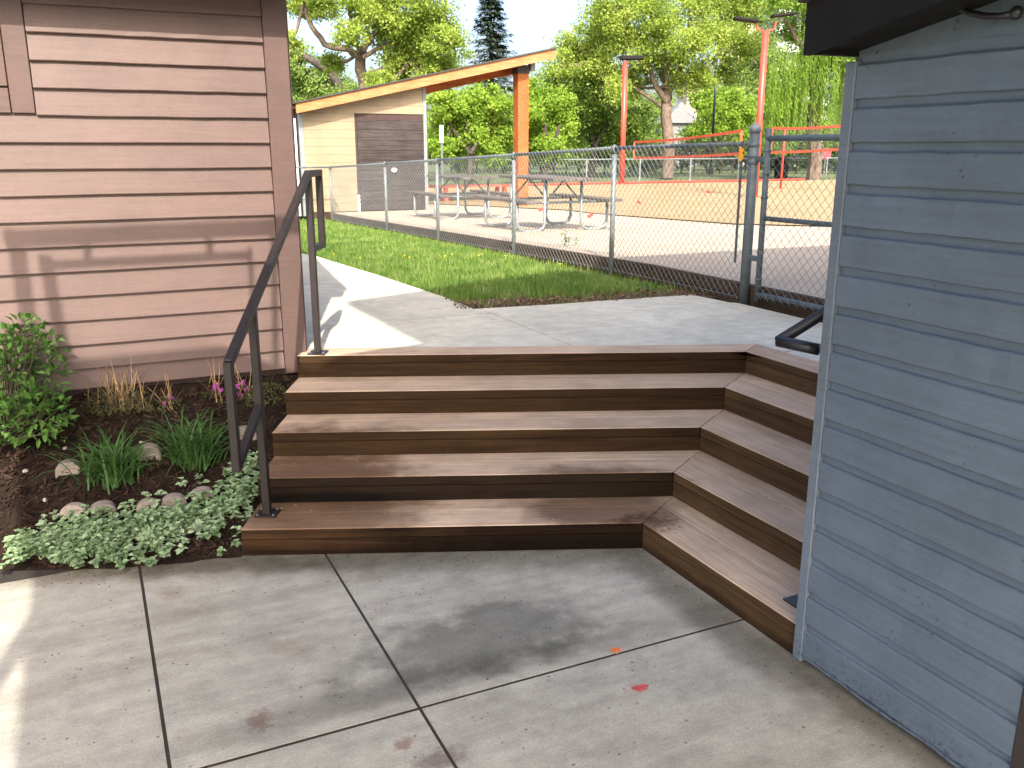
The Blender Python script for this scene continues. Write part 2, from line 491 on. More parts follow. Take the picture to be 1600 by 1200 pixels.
M['sand'] = plain('sand', (.29, .205, .105), .95, var=.10, vscale=1.2, coord='World', bump=.3, bscale=30)
M['pad'] = plain('pale_concrete_pad', (.40, .325, .245), .9, var=.08, vscale=1.5, coord='World', bump=.1)
M['edging'] = m_wood('timber_edging', (.12, .08, .055), (.06, .04, .028))
M['table'] = m_wood('grey_table_plank', (.16, .14, .13), (.09, .08, .075))
M['red_plank'] = plain('red_painted_plank', (.70, .13, .07), .5)
M['bark'] = plain('bark', (.15, .11, .085), .95, var=.4, vscale=6, bump=.6, bscale=25, scale=(3, 3, .6))
M['bark_dark'] = plain('dark_bark', (.06, .048, .04), .95, var=.4, vscale=6, bump=.6, bscale=25)
M['lawn'] = plain('lawn_ground', (.10, .125, .042), .95, var=.3, vscale=3, coord='World', bump=.4, bscale=40)
M['stone'] = plain('edging_stone', (.25, .205, .175), .9, var=.2, vscale=20, bump=.4, bscale=60, rand=.2)
M['rock'] = plain('pale_pebble', (.42, .38, .33), .9, var=.2, vscale=20, rand=.2)

# ================================================================== SETTING
# ---- stair levels: u along N1 for the main flight, v along N2 for the side flight
RISE, RUN = 0.131, 0.307
N1 = Vector((-0.044, 0.999, 0)).normalized(); A1 = Vector((N1.y, -N1.x, 0))
U0, V0 = 3.773, 2.171
XL = -1.228                      # left end of the main flight
BC = onz(1250, 1030, 0)          # blue building's far corner
A_END = A2.dot(BC) - .004        # side flight butts against the blue building's far face
def isect(u, v):
    det = N1.x * N2.y - N1.y * N2.x
    return Vector(((u * N2.y - N1.y * v) / det, (N1.x * v - u * N2.x) / det, 0))
def ulevel(X, Y):
    return max((N1.x * X + N1.y * Y - U0) / RUN, (N2.x * X + N2.y * Y - V0) / RUN)

# ---- brown building plane
BWC = onz(477, 548, LAND)        # its corner
# direction along its wall is N2; outward normal A2
def brownwall_y(X):
    return BWC.y + (X - BWC.x) * N2.y / N2.x
def garden_front(X):
    return 3.60 + max(0, X + 1.75) * .23 - max(0, -2.3 - X) * .25
def garden_z(X, Y):
    yf, yw = garden_front(X), brownwall_y(X)
    s = (Y - yf) / max(yw - yf, .3)
    s = max(0, min(1.15, s))
    return .025 + .50 * (s ** 1.1) + .012 * math.sin(X * 17 + Y * 9) + .01 * math.sin(X * 31 - Y * 23)

# ---- ground: one sheet to the horizon
def ground_z(X, Y):
    if Y < 3.0: up = 0.0
    else: up = 1.0 if ulevel(X, Y) > 4.35 else 0.0
    if X < -1.3:
        up = 1.0 if Y > brownwall_y(X) + .25 else 0.0
    return (terrain(X, Y) - .03) if up else -.10
xs = [-600, -250, -120, -60, -30, -15, -9, -6] + [-4.5 + .3 * i for i in range(36)] + [7, 10, 15, 25, 45, 80, 150, 300, 600]
ys = [-60, -20, -8, -3, 0, 1.5] + [2.4 + .2 * i for i in range(36)] + [10, 11, 12.5, 14, 16, 18.5, 21, 25, 30, 36, 45, 60, 80, 110, 160, 260, 500, 900]
gm = MB()
for yy in ys:
    for xx in xs: gm.v.append((xx, yy, ground_z(xx, yy)))
nx = len(xs)
for j in range(len(ys) - 1):
    for i in range(nx - 1):
        a = j * nx + i
        gm.f.append((a, a + 1, a + 1 + nx, a + nx))
wthing('ground', gm, M['lawn'], (0, 0, 0), kind='structure')

# ---- lower pavement: broom-finished slabs with open joints
def slab_field(name, region, a_lines, n_lines, z, mat, thick=.09, gap=.012, joint_z=-.0035):
    base = MB(); base.prism(region, z - thick - .05, z + joint_z)
    par = wthing(name, base, M['joint'], (region[0][0], region[0][1], z), kind='structure')
    for i in range(len(a_lines) - 1):
        for j in range(len(n_lines) - 1):
            p = list(region)
            for (nx_, ny_, d) in ((A2.x, A2.y, a_lines[i + 1] - gap * .7), (-A2.x, -A2.y, -a_lines[i] - gap * .7),
                                  (N2.x, N2.y, n_lines[j + 1] - gap / 2), (-N2.x, -N2.y, -n_lines[j] - gap / 2)):
                p = clip(p, nx_, ny_, d)
                if len(p) < 3: break
            if len(p) < 3 or area(p) < .003: continue
            mb = MB(); mb.prism(p, z - thick, z + random.uniform(-.0015, .0015))
            wpart('slab', mb, mat, par)
    return par
pn = N2.dot(onz(218, 885, 0)); pn2 = N2.dot(onz(510, 868, 0)); pa = A2.dot(onz(660, 1105, 0))
dn = pn2 - pn
low_region = [(-5.0, 2.9), (-3.6, 3.30), (-2.3, 3.60), (-1.75, 3.62), (-1.25, 3.76), (-1.25, 3.9), (.7, 4.0), (1.0, 3.1), (2.4, 0.3), (2.4, -3.5), (-5.0, -3.5)]
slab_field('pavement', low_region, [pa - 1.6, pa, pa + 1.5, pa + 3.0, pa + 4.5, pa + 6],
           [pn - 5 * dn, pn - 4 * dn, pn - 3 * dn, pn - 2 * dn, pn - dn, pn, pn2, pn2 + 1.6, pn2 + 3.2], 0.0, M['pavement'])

# ---- landing and path on top of the steps
up_region = [(-1.21, 5.16), tuple(BWC.xy), tuple((BWC + A2 * -9).xy + N2.xy * .02)]
for q in [(495, 400), (520, 408), (600, 432), (690, 462), (740, 482), (850, 476), (960, 468), (1080, 460)]:
    up_region.append(tuple(onz(*q, LAND).xy))
PG = onz(1162, 472, LAND)                    # foot of the gate post
g1 = PG + A2 * .02 - N2 * .03
up_region += [tuple((PG - N2 * .10 - A2 * .05).xy), tuple((PG - N2 * .06).xy), tuple((PG + A2 * 2.2 - N2 * .06).xy), (5.2, 1.5)]
T = V0 + 4 * RUN + .19
q1 = site(A_END, T); q2 = isect(U0 + 4 * RUN + .19, T)
up_region += [tuple((q1 + N2 * 3).xy), tuple(q1.xy), tuple(q2.xy)]
lj = N2.dot(onz(800, 502, LAND)); la = A2.dot(onz(620, 500, LAND))
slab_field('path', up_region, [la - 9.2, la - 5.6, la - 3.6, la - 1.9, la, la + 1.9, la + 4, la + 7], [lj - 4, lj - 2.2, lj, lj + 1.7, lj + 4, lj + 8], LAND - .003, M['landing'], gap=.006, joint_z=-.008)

# ---- lawn strip and court
def strip(name, poly, fz, mat, nu=1, thick=.0, kind='structure', step=1.0):
    """sheet over a polygon in x, y, cut in rows along y so that it follows fz"""
    mb = MB()
    y0 = min(p[1] for p in poly); y1 = max(p[1] for p in poly)
    y = y0
    while y < y1 - 1e-6:
        ye = min(y + (step if y < 20 else 6), y1)
        p = clip(clip(list(poly), 0, 1, ye), 0, -1, -y)
        if len(p) >= 3 and area(p) > 1e-6:
            mb.add([(a, b, fz(a, b)) for a, b in p], [tuple(range(len(p)))])
        y = ye
    return wthing(name, mb, mat, (poly[0][0], poly[0][1], 0), kind=kind)
FD = -A2                                       # fence runs away from the gate post along -A2
def fence_pt(s): return PG + FD * s
def court_z(X, Y): return terrain(X, Y) + .13
cpoly = [tuple((fence_pt(-4) + N2 * .09).xy), tuple((fence_pt(14) + N2 * .09).xy), (-8, 28.6), (4.3, 34.4), (40, 51.3), (60, 40), (60, 12), (20, -1)]
strip('court_pad', cpoly, lambda a, b: court_z(a, b), M['pad'])
spoly = [(-5.5, 24.5), (-5.5, 29.4), (4.3, 34.0), (39.5, 50.6), (58, 38), (58, 22), (20, 17.5), (7.5, 12.6), (3.6, 14.6), (1.2, 19.5)]
strip('sand_court', spoly, lambda a, b: court_z(a, b) + .02, M['sand'])

# ================================================================== WOODEN STEPS
steps = root('wooden_steps', (XL, 3.75, 0), 'brown timber corner steps with mitred treads rising to the pale concrete landing', 'steps')
def main_strip(u0, u1):
    """world polygon of the main flight between two u lines, ending on the mitre"""
    a0 = isect(u0, V0 + (u0 - U0)); a1 = isect(u1, V0 + (u1 - U0))
    def left(u): return Vector((XL, (u - N1.x * XL) / N1.y, 0))
    return [tuple(left(u0).xy), tuple((a0 - A1 * .0015).xy), tuple((a1 - A1 * .0015).xy), tuple(left(u1).xy)]
def side_strip(v0, v1):
    a0 = isect(U0 + (v0 - V0), v0); a1 = isect(U0 + (v1 - V0), v1)
    return [tuple((a0 + A2 * .0015).xy), tuple(site(A_END, v0).xy), tuple(site(A_END, v1).xy), tuple((a1 + A2 * .0015).xy)]
R1 = math.atan2(A1.y, A1.x)
TT = .052
for k in range(5):
    zt = RISE * (k + 1)
    fw = .19
    uk, vk = U0 + k * RUN, V0 + k * RUN
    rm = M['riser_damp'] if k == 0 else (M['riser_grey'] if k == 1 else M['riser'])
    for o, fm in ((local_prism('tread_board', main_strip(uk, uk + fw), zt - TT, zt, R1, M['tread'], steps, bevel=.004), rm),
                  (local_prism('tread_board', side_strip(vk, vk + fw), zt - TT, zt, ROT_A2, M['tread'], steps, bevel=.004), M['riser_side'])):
        o.data.materials.append(fm)          # darker edge: less weathered, with the front's shade painted in
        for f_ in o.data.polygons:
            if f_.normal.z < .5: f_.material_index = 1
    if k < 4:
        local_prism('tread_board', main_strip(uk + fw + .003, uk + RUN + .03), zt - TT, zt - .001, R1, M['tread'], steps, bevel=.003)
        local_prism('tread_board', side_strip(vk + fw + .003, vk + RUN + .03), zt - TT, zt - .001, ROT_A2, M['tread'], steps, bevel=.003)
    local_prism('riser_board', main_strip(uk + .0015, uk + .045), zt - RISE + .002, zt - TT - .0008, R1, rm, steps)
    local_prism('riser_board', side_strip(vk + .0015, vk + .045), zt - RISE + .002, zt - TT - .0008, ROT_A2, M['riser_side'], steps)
# solid fill at the left end of the flight, like stacked timbers
for k in range(5):
    u0 = U0 + k * RUN + .05
    y0 = (u0 - N1.x * XL) / N1.y
    y1 = (U0 + 4 * RUN + .18 - N1.x * XL) / N1.y
    mb = MB(); z0 = RISE * k + .003; z1 = RISE * (k + 1) - TT - .003
    local_prism('end_timber', [(XL + .004, y0), (XL + .10, y0), (XL + .10, y1), (XL + .004, y1)], z0, z1, math.pi / 2, M['riser_grey'], steps, bevel=.003)
# dirt in the inside corner
# ================================================================== BROWN BUILDING (left)
brown = root('brown_building', (BWC.x, BWC.y, .55), 'brown clapboard building with wide corner board beside the steps', 'building')
WB = .567
core = MB()
def bw(a, o, z):   # a: metres along the wall from the corner (negative to the left); o: metres out from the wall
    return BWC + N2 * a + A2 * o + Vector((0, 0, z - BWC.z))
p = [tuple(bw(-4.4, -.012, 0).xy), tuple(bw(-.006, -.012, 0).xy), tuple(bw(-.006, -5.5, 0).xy), tuple(bw(-4.4, -5.5, 0).xy)]
core.prism(p, .40, 2.85)
wpart('wall', core, M['brown_core'], brown)
# clapboards
def clap_mesh(L, h, seed):
    """bevelled clapboard, local x along the board, y outwards (thickness), z up; slightly uneven lower edge"""
    rnd = random.Random(seed)
    mb = MB(); n = 10
    for i in range(n + 1):
        x = L * i / n
        dz = rnd.uniform(-.0016, .0016); dy = rnd.uniform(-.0012, .0012)
        for (y, z) in ((-.006, 0), (.027 + dy, dz), (.029 + dy, .004 + dz), (.007, h + .012), (-.006, h + .012)):
            mb.v.append((x, y, z))
    for i in range(n):
        for j in range(5):
            a = i * 5 + j; b = i * 5 + (j + 1) % 5
            mb.f.append((a, a + 5, b + 5, b))
    mb.f.append((0, 1, 2, 3, 4)); mb.f.append(tuple(n * 5 + j for j in (4, 3, 2, 1, 0)))
    return mb.mesh('clapboard')
EXPO = .1278
CB = .125                                   # width of the corner board
zbs = [.674 - .107] + [.674 + EXPO * i for i in range(16)]
for i, zb in enumerate(zbs):
    h = (zbs[i + 1] - zb) if i + 1 < len(zbs) else EXPO
    if zb + h > 2.8: continue
    a0 = -1.235 if zb > 1.93 else -4.3
    L = -CB - .004 - a0
    me = clap_mesh(L, h, 100 + i)
    link('clapboard', me, M['brown_siding'], brown, bw(a0, 0, zb), rot=(0, 0, ROT_N2 + 0))
# local +y after rotating x onto N2 points to -A2, so mirror: turn the boards outwards
for o in list(brown.children):
    if o.name.startswith('clapboard'):
        me = o.data
        for v in me.vertices: v.co.y = -v.co.y
        me.flip_normals()
cbm = MB(); cbm.box((0, 0, 0), (CB, .036, 2.25))
o = link('corner_board', cbm.mesh('corner_board', bevel=.003), M['brown_trim'], brown, bw(-CB / 2, .014, WB - .03 + 1.125), ROT_N2)
cb2 = MB(); cb2.box((0, 0, 0), (.10, .02, 2.25))
link('corner_board', cb2.mesh('corner_board', bevel=.002), M['brown_trim'], brown, bw(.0045, -.056, WB - .03 + 1.125), ROT_A2)
# flat trim and panel left of the upper boards
t1 = MB(); t1.box((0, 0, 0), (.10, .030, .88))
link('trim_board', t1.mesh('trim_board', bevel=.003), M['brown_trim'], brown, bw(-1.289, .012, 1.962 + .44), ROT_N2)
t2 = MB(); t2.box((0, 0, 0), (1.4, .024, .80))
link('panel', t2.mesh('panel', bevel=.003), M['brown_trim'], brown, bw(-2.043, .008, 2.085 + .40), ROT_N2)
t3 = MB(); t3.box((0, 0, 0), (1.4, .030, .115))
link('trim_board', t3.mesh('trim_board', bevel=.003), M['brown_trim'], brown, bw(-2.043, .012, 1.962 + .0575), ROT_N2)
# roof with overhang, its edge shades the top of the wall
rf = MB()
p = [tuple(bw(-4.8, .25, 0).xy), tuple(bw(.03, .25, 0).xy), tuple(bw(.03, -5.9, 0).xy), tuple(bw(-4.8, -5.9, 0).xy)]
o_r = -2.82; zr_ = 4.42  # ridge out of view, raised to block sky light from the blue wall
rv = [bw(a, o, z) for a in (-4.8, .03) for (o, z) in ((.27, 2.86), (.27, 2.93), (o_r, zr_ + .07), (-5.9, 2.93), (-5.9, 2.86), (o_r, zr_))]
rf.add(rv, [(0, 1, 2, 5), (5, 2, 3, 4), (11, 8, 7, 6), (10, 9, 8, 11), (1, 7, 8, 2), (2, 8, 9, 3), (0, 6, 7, 1), (3, 9, 10, 4), (5, 11, 6, 0), (4, 10, 11, 5)])
rfo = wpart('roof', rf, M['roofing'], brown)
for a in (-4.4, -.03):
    gb = MB(); gv = [bw(a + d_, o, z) for d_ in (0, .025) for (o, z) in ((.2, 2.852), (o_r, zr_ - .03), (-5.6, 2.852))]
    gb.add(gv, [(0, 1, 2), (5, 4, 3), (0, 3, 4, 1), (1, 4, 5, 2), (2, 5, 3, 0)]); wpart('gable', gb, M['brown_trim'], brown)
sf = MB(); sf.prism([tuple(bw(-4.7, .226, 0).xy), tuple(bw(.0, .226, 0).xy), tuple(bw(.0, -.02, 0).xy), tuple(bw(-4.7, -.02, 0).xy)], 2.66, 2.68)
wpart('soffit', sf, M['brown_soffit'], brown)
fa = MB(); fa.prism([tuple(bw(-4.75, .25, 0).xy), tuple(bw(.02, .25, 0).xy), tuple(bw(.02, .228, 0).xy), tuple(bw(-4.75, .228, 0).xy)], 2.565, 2.858)
wpart('fascia', fa, M['brown_trim'], brown)
# cream trim of the building's far side seen past the corner (concrete footing)
ft = MB(); ft.prism([tuple(bw(-4.3, -.02, 0).xy), tuple(bw(-.02, -.02, 0).xy), tuple(bw(-.02, -5.4, 0).xy), tuple(bw(-4.3, -5.4, 0).xy)], -.05, .399)
wpart('footing', ft, M['joint'], brown)

# ================================================================== BLUE BUILDING (right)
blue = root('blue_building', (BC.x, BC.y, 0), 'blue-grey painted shed wall of drop siding at the right edge', 'building')
def sw(t, o, z):   # t: metres from the far corner towards the camera; o: metres out (towards the walkway)
    return BC + A2 * t - N2 * o + Vector((0, 0, z))
core = MB()
core.prism([tuple(sw(.004, -.015, 0).xy), tuple(sw(5.0, -.015, 0).xy), tuple(sw(5.0, -3.6, 0).xy), tuple(sw(.004, -3.6, 0).xy)], .015, 2.12)
wpart('wall', core, M['blue_core'], blue)
def drop_mesh(L, h, seed):
    rnd = random.Random(seed)
    mb = MB(); n = 14
    prof = [(-.004, 0), (.0205, 0), (.0235, .003), (.0235, h * .74), (.0205, h * .770), (.0110, h * .795), (.0085, h * .83), (.0085, h + .006), (-.004, h + .006)]
    m = len(prof)
    for i in range(n + 1):
        x = L * i / n; d = rnd.uniform(-.0013, .0013); e = rnd.uniform(-.0015, .0015) if h > .06 else rnd.uniform(-.006, .004)
        for (y, z) in prof: mb.v.append((x, y + (d if y > 0 else 0), z + e))
    for i in range(n):
        for j in range(m):
            a = i * m + j; b = i * m + (j + 1) % m
            mb.f.append((a, b, b + m, a + m))
    mb.f.append(tuple(range(m - 1, -1, -1))); mb.f.append(tuple(n * m + j for j in range(m)))
    return mb.mesh('siding_board')
BEX = .1268
zb0 = .168 - BEX
WALL_L = .83
for i in range(-1, 16):
    z0 = zb0 + BEX * i
    h = BEX
    if i == -1: z0 = .026; h = zb0 - .026
    L = WALL_L - .031
    link('siding_board', drop_mesh(L, h, 300 + i), M['blue_siding'], blue, sw(.031, 0, z0), rot=(0, 0, ROT_A2))
# (x along A2, local +y is then N2 side: mirror outwards)
for o in list(blue.children):
    if o.name.startswith('siding_board'):
        for v in o.data.vertices: v.co.y = -v.co.y
        o.data.flip_normals()
cb = MB(); cb.box((0, 0, 0), (.042, .05, 2.04))
link('corner_board', cb.mesh('corner_board', bevel=.003), M['blue_trim'], blue, sw(.008, .003, .012 + 1.02), ROT_A2)
cb = MB(); cb.box((0, 0, 0), (.02, 3.0, 2.04))
link('end_wall_board', cb.mesh('end_wall_board', bevel=.002), M['blue_trim'], blue, sw(.0, -1.55, .012 + 1.02), ROT_A2)
jb = MB(); jb.box((0, 0, 0), (.16, .06, 2.06))
link('door_jamb', jb.mesh('door_jamb', bevel=.003), M['jamb'], blue, sw(WALL_L + .082, -.002, 1.04), ROT_A2)
dr = MB(); dr.box((0, 0, 0), (.86, .03, 2.02))
link('door', dr.mesh('door', bevel=.002), M['jamb'], blue, sw(WALL_L + .60, -.02, 1.03), ROT_A2)
wl2 = MB(); wl2.box((0, 0, 0), (2.8, .03, 2.06))
link('wall_panel', wl2.mesh('wall_panel'), M['blue_siding'], blue, sw(3.3, -.004, 1.05), ROT_A2)
# rake: fascia rising towards the camera, soffit and roof above
OV = .20
k_r = .18
f0 = 2.067
def rake(t): return f0 + k_r * t
mb = MB()
tt = [-.012, 5.0]
vs = []
for t in tt:
    for (o_, dz) in ((OV, 0), (OV, .145), (OV - .028, .145), (OV - .028, 0)):
        vs.append(sw(t, o_, rake(t) + dz))
mb.add(vs, [(0, 1, 2, 3), (7, 6, 5, 4), (0, 4, 5, 1), (1, 5, 6, 2), (2, 6, 7, 3), (3, 7, 4, 0)])
wpart('rake_fascia', mb, M['dark_paint'], blue)
mb = MB(); vs = []
for t in tt:
    for (o_, dz) in ((OV - .03, .012), (OV - .03, .03), (-.03, .03), (-.03, .012)):
        vs.append(sw(t, o_, rake(t) + dz))
mb.add(vs, [(0, 1, 2, 3), (7, 6, 5, 4), (0, 4, 5, 1), (1, 5, 6, 2), (2, 6, 7, 3), (3, 7, 4, 0)])
wpart('soffit', mb, M['dark_paint'], blue)
mb = MB(); vs = []
for t in (-.03, 5.0):
    for (o_, dz) in ((OV + .02, .15), (OV + .02, .17), (-3.8, .17), (-3.8, .15)):
        vs.append(sw(t, o_, rake(t) + dz))
mb.add(vs, [(0, 1, 2, 3), (7, 6, 5, 4), (0, 4, 5, 1), (1, 5, 6, 2), (2, 6, 7, 3), (3, 7, 4, 0)])
wpart('roof', mb, M['roofing'], blue)
mb = MB(); vs = []
for t in (-.01, .016):
    for (o_, dz) in ((OV - .029, .0), (OV - .029, .145), (-3.5, .145), (-3.5, .0)):
        vs.append(sw(t, o_, rake(0) + dz))
mb.add(vs, [(0, 1, 2, 3), (7, 6, 5, 4), (0, 4, 5, 1), (1, 5, 6, 2), (2, 6, 7, 3), (3, 7, 4, 0)])
wpart('eave_fascia', mb, M['dark_paint'], blue)
# gable fill between the wall top and the rake
mb = MB(); vs = []
for t in (.004, 5.0):
    for (o_, z) in ((.006, 2.055), (.006, rake(t) + .012), (-.1, rake(t) + .012), (-.1, 2.055)):
        vs.append(sw(t, o_, z))
mb.add(vs, [(0, 1, 2, 3), (7, 6, 5, 4), (0, 4, 5, 1), (1, 5, 6, 2), (2, 6, 7, 3), (3, 7, 4, 0)])
wpart('gable_board', mb, M['blue_siding'], blue)
# black curved arm on the wall, top right
wn_ = -N2
pts = []
for (x, y, off) in [(1462, -30, .03), (1478, -8, .035), (1494, 9, .04), (1515, 20, .045), (1540, 25, .045), (1564, 25, .045), (1580, 22, .04)]:
    pts.append(onplane(x, y, BC + wn_ * off, wn_))
arm = root('wall_bracket', pts[-1], 'black curved metal arm with round end high on the blue wall', 'bracket')
mb = MB(); mb.tube(pts, .0085, 10); wpart('arm', mb, M['black_pipe'], arm, True)
q = onplane(1588, 20, BC + wn_ * .035, wn_)
mb = MB(); mb.lathe([(.002, -.017), (.010, -.014), (.015, -.006), (.016, 0), (.015, .006), (.010, .014), (.002, .017)], q, 12)
wpart('knob', mb, M['black_pipe'], arm, True)
q0 = onplane(1588, 20, BC + wn_ * .0, wn_)
mb = MB(); mb.tube([q0 - wn_ * .01, q], .008, 8); wpart('mount', mb, M['black_pipe'], arm, True)

# ================================================================== HANDRAILS
hr = root('handrail', onz(418, 803, RISE), 'dark brown square-tube handrail with looped ends left of the steps', 'handrail')
Pt = onz(497, 552, LAND); Pb = onz(418, 803, RISE)
hd = (Pt - Pb); hd.z = 0; hd.normalize()
ht = aty(483, 267, Pt.y).z - .016; hb = aty(391, 480, Pb.y).z
def sq_bar(mb, a, b, w):
    a, b = Vector(a), Vector(b); d = (b - a).normalized()
    side = Vector((-hd.y, hd.x, 0)); up = side.cross(d).normalized() * -1
    vs = []
    for q in (a, b):
        for (i, j) in ((-1, -1), (1, -1), (1, 1), (-1, 1)):
            vs.append(q + side * (i * w / 2) + up * (j * w / 2))
    mb.add(vs, [(3, 2, 1, 0), (4, 5, 6, 7), (0, 1, 5, 4), (1, 2, 6, 5), (2, 3, 7, 6), (3, 0, 4, 7)])
BWD = .036
slope = (ht - hb) / (Pt - Pb).xy.length
low = Pb - hd * .35; low.z = hb - slope * .35
topk = Pt.copy(); topk.z = ht
lq = .245
out = Pt + hd * lq
for base, zz in ((Pb, hb - .015), (Pt, ht - BWD / 2 + .001)):
    mb = MB(); sq_bar(mb, base + Vector((0, 0, .006)), Vector((base.x, base.y, zz)), BWD)
    wpart('post', mb, M['bronze'], hr, bevel=.003)
    mb = MB(); mb.box(base + Vector((0, 0, .004)), (.10, .10, .008), Matrix.Rotation(math.atan2(hd.y, hd.x), 3, 'Z'))
    pl = wpart('base_plate', mb, M['bronze'], hr, bevel=.001)
    for sx in (-1, 1):
        for sy in (-1, 1):
            mb = MB(); mb.lathe([(.006, 0), (.006, .005), (.003, .007)], base + Vector((sx * .037, sy * .037, .008)), 6)
            wpart('bolt', mb, M['galv_dark'], pl)
mb = MB(); sq_bar(mb, low, topk + hd * .0, BWD); wpart('sloping_rail', mb, M['bronze'], hr, bevel=.003)
mb = MB(); sq_bar(mb, topk - hd * .006, Vector((out.x, out.y, ht)) + hd * (BWD / 2), BWD + .001); wpart('level_rail', mb, M['bronze'], hr, bevel=.003)
mb = MB(); sq_bar(mb, (out.x, out.y, ht - BWD / 2), (out.x, out.y, ht - .395), BWD); wpart('loop_upright', mb, M['bronze'], hr, bevel=.003)
mb = MB(); sq_bar(mb, Vector((out.x, out.y, ht - .41)) + hd * (BWD / 2), Vector((Pt.x, Pt.y, ht - .41)) + hd * (BWD / 2), BWD - .001); wpart('loop_return', mb, M['bronze'], hr, bevel=.003)
mb = MB(); sq_bar(mb, Vector((low.x, low.y, low.z + .006)), (low.x, low.y, low.z - .47), BWD - .001); wpart('loop_upright', mb, M['bronze'], hr, bevel=.003)
mb = MB(); sq_bar(mb, Vector((low.x, low.y, low.z - .455)) - hd * .0, Vector((Pb.x, Pb.y, low.z - .455 + slope * .35)), BWD - .002); wpart('loop_return', mb, M['bronze'], hr, bevel=.003)

ra = aty(1217, 533, 3.10)
hr2 = root('pipe_handrail', sw(-.06, .0, RISE), 'black round pipe handrail end poking out behind the blue wall', 'handrail')
rup = ra + N2 * 1.3 + Vector((0, 0, 1.3 * RISE / RUN))
rret = aty(1278, 546, 3.0)
mb = MB(); mb.tube([rup, ra], .021, 12); wpart('rail', mb, M['black_pipe'], hr2, True)
mb = MB(); mb.tube([ra - (rret - ra).normalized() * .004, rret + (rret - ra) * .02], .0205, 12); wpart('return_bar', mb, M['black_pipe'], hr2, True)
pp = sw(-.055, -.050, RISE)
mb = MB(); mb.tube([pp, Vector((pp.x, pp.y, rret.z + .0))], .017, 10); wpart('post', mb, M['black_pipe'], hr2, True)
q = onz(1246, 921, RISE)
mb = MB(); mb.box((q + (pp - q) * .5) + Vector((0, 0, .004)), (.09, .09, .008), Matrix.Rotation(ROT_A2, 3, 'Z'))
bp = wpart('base_plate', mb, M['black_pipe'], hr2, bevel=.001)
mb = MB(); mb.lathe([(.007, 0), (.007, .006), (.004, .008)], q + Vector((.012, .006, .008)), 6); wpart('bolt', mb, M['galv_dark'], bp)

# ================================================================== WHAT SHADES THE PLACE (behind and above the camera)
def back(P, z):
    return P + LDIR * ((z - P.z) / LDIR.z)
ZC = 3.4
can = root('assumed_canopy', (-.5, -1.8, 0), 'unseen timber canopy assumed from its shadows, outline shaped to cast them', 'canopy')
def gs(px, py, z): q = back(onz(px, py, z), ZC); return (q.x, q.y)
def wsx(px, py): q = back(onplane(px, py, BWC + A2 * .02, A2), ZC); return (q.x, q.y)
gq = [onf(27, 750, garden_z), onf(27, 826, garden_z)]
gq = [(back(q, ZC).x, back(q, ZC).y) for q in gq]
cp = [wsx(128, 590), (-1.23, 1.70), (-.72, 1.62), (-.12, 2.06), (1.3, 2.2), (2.3, -1.9), (-.85, -1.9),
      gs(20, 1197, 0), gs(34, 1062, 0), gs(37, 1025, 0), gs(-60, 1160, 0), gs(-60, 1118, 0), gs(47, 957, 0), gs(49, 916, 0), gq[1], gq[0], wsx(40, 600)]
mb = MB(); mb.prism(cp, ZC, ZC + .10); wpart('roof_panel', mb, M['dark_paint'], can)  # assumed roof, unseen; outline traced back along the sun from the shade edges
def hbar(name, a, b, w, h, z):
    a, b = Vector((a[0], a[1], z)), Vector((b[0], b[1], z)); d = b - a
    mb = MB(); mb.box((a + b) / 2, (d.length, w, h), Matrix.Rotation(math.atan2(d.y, d.x), 3, 'Z')); wpart(name, mb, M['dark_paint'], can)
hbar('beam', wsx(8, 374), wsx(470, 353), .055, .05, ZC)
hbar('beam', wsx(64, 416), wsx(393, 399), .028, .03, ZC)
hbar('rafter', wsx(24, 378), wsx(62, 606), .075, .04, ZC + .048)
hbar('rafter', wsx(72, 414), wsx(110, 606), .060, .04, ZC + .034)
hbar('rafter', wsx(137, 372), wsx(137, 412), .035, .02, ZC + .03)
hbar('rafter', wsx(328, 365), wsx(328, 404), .035, .02, ZC + .03)
hbar('rafter', wsx(391, 399), wsx(400, 575), .024, .03, ZC + .03)
hbar('rafter', wsx(428, 355), wsx(432, 590), .034, .03, ZC + .04)
for (x, y) in ((-.75, -1.78), (1.9, -1.78)):
    mb = MB(); mb.box((x, y, ZC / 2), (.12, .12, ZC)); wpart('post', mb, M['dark_paint'], can)
tall = root('shade_block', (2.7, 1.0, 0), 'unseen blue-grey block added behind the camera, its wide flat roof shaped to shade the landing', 'building')
ZT = 6.0  # block added out of view; roof traced back from the landing's shade edge
s0 = back(onz(542, 475, LAND), ZT); s1 = back(onz(880, 425, LAND), ZT); s2 = back(onz(1312, 380, court_z(3, 9)), ZT)
s3 = back(onz(668, 541, LAND), ZT)
ex = s0 + (s3 - s0) * 3.2
tp = [tuple(s0.xy), tuple(s1.xy), tuple(s2.xy), tuple((s2 + N2 * 3).xy), tuple((s2 + N2 * 3 + A2 * 9).xy), tuple((ex + A2 * 2 + N2 * 2).xy), tuple(ex.xy)]
mb = MB(); mb.prism(tp, ZT, ZT + .12); wpart('roof', mb, M['roofing'], tall)
w = [tuple(site(A2.dot(BC) + .5, N2.dot(BC) + 1.0).xy), tuple(site(A2.dot(BC) + 5, N2.dot(BC) + 1.0).xy), tuple(site(A2.dot(BC) + 5, N2.dot(BC) + 3.4).xy), tuple(site(A2.dot(BC) + .5, N2.dot(BC) + 3.4).xy)]
mb = MB(); mb.prism(w, 0.0, ZT - .003); wpart('wall', mb, M['blue_siding'], tall)

